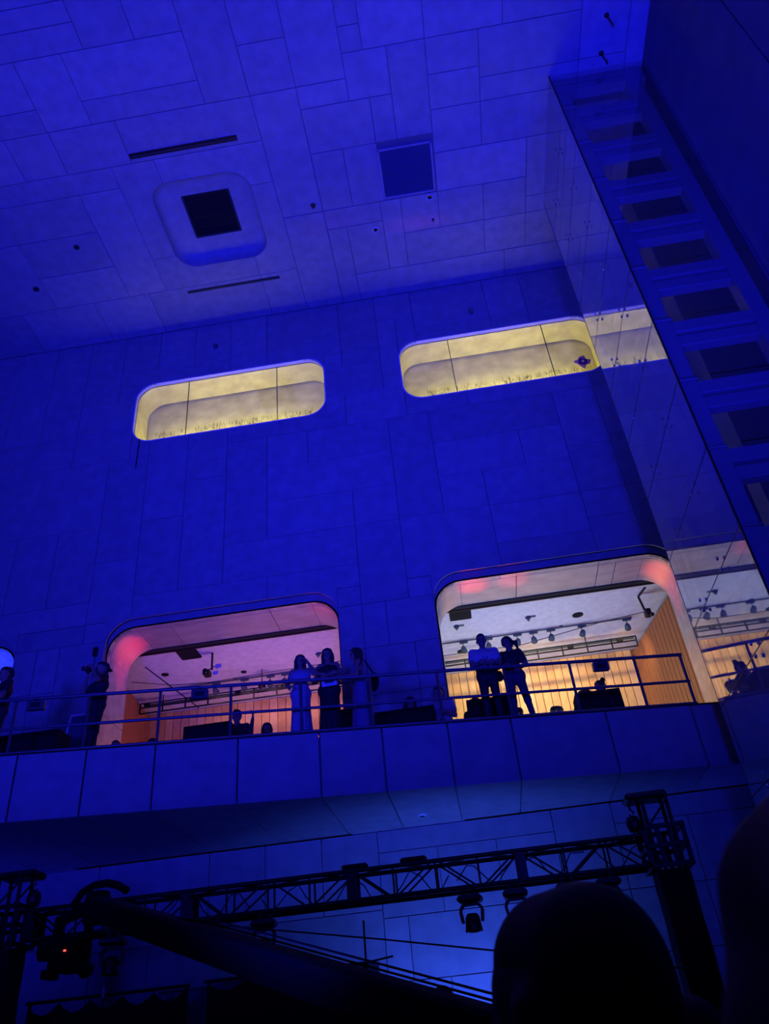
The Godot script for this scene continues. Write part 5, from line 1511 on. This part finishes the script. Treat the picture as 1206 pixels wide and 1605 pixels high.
	part("strap", tubem([Vector3(-0.075, 1.44, 0.03), Vector3(-0.06, 1.38, 0.09), Vector3(-0.03, 1.28, 0.125), Vector3(0.015, 1.19, 0.13), Vector3(0.05, 1.3, 0.12), Vector3(0.07, 1.39, 0.085), Vector3(0.078, 1.45, 0.03)], 0.008, 6), M.black_cloth, ly)
	part("badge", boxm(Vector3(0.06, 0.08, 0.006), 0.002), M.white_plastic, ly, Vector3(0.015, 1.15, 0.135))
	var wb := thing("waist_bag", "black waist bag on the hip of the man in the pale shirt", "bag", mn.position + Vector3(0.19, 0.93, 0.02))
	part("pouch", lathem([[0.0, -0.09], [0.06, -0.075], [0.075, 0.0], [0.06, 0.07], [0.0, 0.08]], 12), M.black_cloth, wb)
	part("belt", lathem([[0.15, 0.03], [0.152, 0.0], [0.15, -0.03]], 18, Transform3D(Basis.IDENTITY, Vector3(-0.19, 0.04, -0.02))), M.black_cloth, wb)
	person("person with a ponytail in a dark t-shirt beside the man in the pale shirt", g, Vector3(0.70, FLOOR2, -12.83), -8.0, 1.70, {"fem": true, "top": Color(0.012, 0.012, 0.014), "low": Color(0.03, 0.035, 0.06), "hair": "tail", "tail_side": 1.0, "look": -25.0, "tilt": 6.0, "el": Vector3(0.24, 1.12, 0.02), "wl": Vector3(0.15, 1.0, 0.24), "er": Vector3(-0.28, 1.14, 0.05), "wr": Vector3(-0.14, 1.06, 0.27), "kl": Vector3(0.05, 0, 0), "al": Vector3(0.1, 0, 0)})
	# seated guests
	var s := "guests seated on the balcony"
	var low_hands := {"sit": true, "el": Vector3(0.26, 1.1, 0.12), "wl": Vector3(0.12, 1.14, 0.3), "er": Vector3(-0.26, 1.1, 0.12), "wr": Vector3(-0.12, 1.14, 0.3), "head_cell": 0.013, "hands": false}
	seated("woman with long dark hair seated at the table with the wine glass", s, Vector3(-1.2, FLOOR2, -13.87), 10.0, 1.66, low_hands.merged({"fem": true, "hair": "long", "nod": 16.0, "top": Color(0.02, 0.02, 0.03)}))
	seated("man in a pale shirt seated at the table with the wine glass", s, Vector3(-0.64, FLOOR2, -13.75), -15.0, 1.76, low_hands.merged({"top": Color(0.24, 0.24, 0.25), "look": -25.0, "nod": 8.0}))
	seated("guest raising a hand behind the table of the left gallery", s, Vector3(-4.35, FLOOR2, -13.4), 0.0, 1.68, {"sit": true, "sleeve": "long", "top": Color(0.015, 0.015, 0.025), "el": Vector3(0.28, 1.2, 0.1), "wl": Vector3(0.33, 1.45, 0.12), "hl": Vector3(0.05, 1, 0), "er": Vector3(-0.24, 1.12, 0.1), "wr": Vector3(-0.1, 1.2, 0.25), "nod": 14.0, "hair": "short"})
	seated("guest with a hair bun seated behind the table of the right gallery", s, Vector3(2.36, FLOOR2, -14.35), -30.0, 1.68, low_hands.merged({"fem": true, "hair": "bun", "look": -20.0}))
	var info := [[-6.9, -14.0, "leftmost seated head just showing above the balcony edge, beside the jamb"], [-6.25, -14.2, "seated head just showing above the balcony edge between two railing posts, left gallery"], [-4.0, -14.2, "low seated head right of the guest raising a hand"], [0.0, -14.35, "seated head in a cap-like haircut showing above the table behind the standing pair"], [1.64, -15.6, "lone seated head above the balcony edge in front of the yellow boards"], [2.25, -15.45, "small seated head above the balcony edge next to the black table, right gallery"], [2.13, -14.9, "seated head close beside the guest with a hair bun"], [0.8, -15.4, "seated head beside the legs of the person with a ponytail"]]
	var proto: Node3D = null
	for i in info.size():
		var at := Vector3(info[i][0], FLOOR2, info[i][1])
		if i < 2 or i == 4:
			proto = seated(info[i][2], s, at, [5.0, -10.0, 0.0, 0.0, 15.0][i], 1.64 + 0.03 * i, low_hands.merged({"hair": ["short", "bob", "", "", "full"][i], "hands": false}))
		else:
			var o: Node3D = proto.duplicate()
			o.name = numbered("person")
			add_child(o, true)
			o.position = at
			o.rotation.y = rng.randf_range(-0.5, 0.5)
			o.set_meta("label", info[i][2])
			stool(Vector3(at.x, FLOOR2, at.z), "black stool under the " + " ".join(info[i][2].split(" ").slice(0, 12)))
	# audience round the camera
	var a := "audience heads in front of the camera"
	var dark := {"sit": true, "top": Color(0.008, 0.008, 0.01), "low": Color(0.008, 0.008, 0.01), "hands": false, "el": Vector3(0.24, 1.1, 0.05), "wl": Vector3(0.14, 1.0, 0.28), "er": Vector3(-0.24, 1.1, 0.05), "wr": Vector3(-0.14, 1.0, 0.28)}
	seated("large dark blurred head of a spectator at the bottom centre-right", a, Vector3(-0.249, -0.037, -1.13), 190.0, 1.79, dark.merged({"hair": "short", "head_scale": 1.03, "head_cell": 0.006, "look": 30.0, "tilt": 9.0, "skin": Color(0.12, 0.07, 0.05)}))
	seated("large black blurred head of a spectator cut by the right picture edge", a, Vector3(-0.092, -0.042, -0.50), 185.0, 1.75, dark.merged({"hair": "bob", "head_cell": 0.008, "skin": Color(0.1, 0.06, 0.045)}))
	seated("dim spectator between the two large dark heads", a, Vector3(0.06, -0.03, -2.08), 175.0, 1.66, dark.merged({"hair": "short", "skin": Color(0.3, 0.2, 0.15)}))
	var pr: Node3D = null
	var rows := [[-1.10, -5.35, 0.10, "spectator's head low under the crane arm, leftmost of three"], [-0.95, -6.5, 0.18, "spectator's head low under the crane arm, middle of three"], [-0.80, -7.6, 0.30, "spectator's head low under the crane arm, rightmost of three"]]
	for i in 3:
		if pr == null:
			pr = seated(rows[0][3], a, Vector3(rows[0][0], rows[0][2], rows[0][1]), 178.0, 1.8, dark.merged({"hair": "short"}))
		else:
			var o: Node3D = pr.duplicate()
			o.name = numbered("person")
			add_child(o, true)
			o.position = Vector3(rows[i][0], rows[i][2], rows[i][1])
			o.set_meta("label", rows[i][3])

func seated(label: String, group: String, at: Vector3, turn: float, height: float, o: Dictionary) -> Node3D:
	if at.y > 1.0:
		stool(at, "black stool under the " + label.left(1).to_lower() + label.substr(1).split(" seated")[0].split(" just")[0].split(" behind")[0])
	else:
		var c := thing("audience_chair", "dark audience chair under the " + " ".join(label.split(" ").slice(0, 9)), "chair", Vector3(at.x, 0, at.z), deg_to_rad(turn), "audience chairs")
		part("seat", boxm(Vector3(0.42, 0.06, 0.42), 0.02), M.black_plastic, c, Vector3(0, 0.30, -0.03))
		part("backrest", boxm(Vector3(0.40, 0.30, 0.04), 0.015), M.black_plastic, c, Vector3(0, 0.62, -0.26))
		for q in [[-1, -1], [-1, 1], [1, -1], [1, 1]]:
			part("leg", tubem([Vector3(q[0] * 0.18, 0.28, -0.03 + q[1] * 0.18), Vector3(q[0] * 0.2, 0.0, -0.03 + q[1] * 0.2)], 0.013, 6), M.black_metal, c)
	return person(label, group, at, turn, height, o)
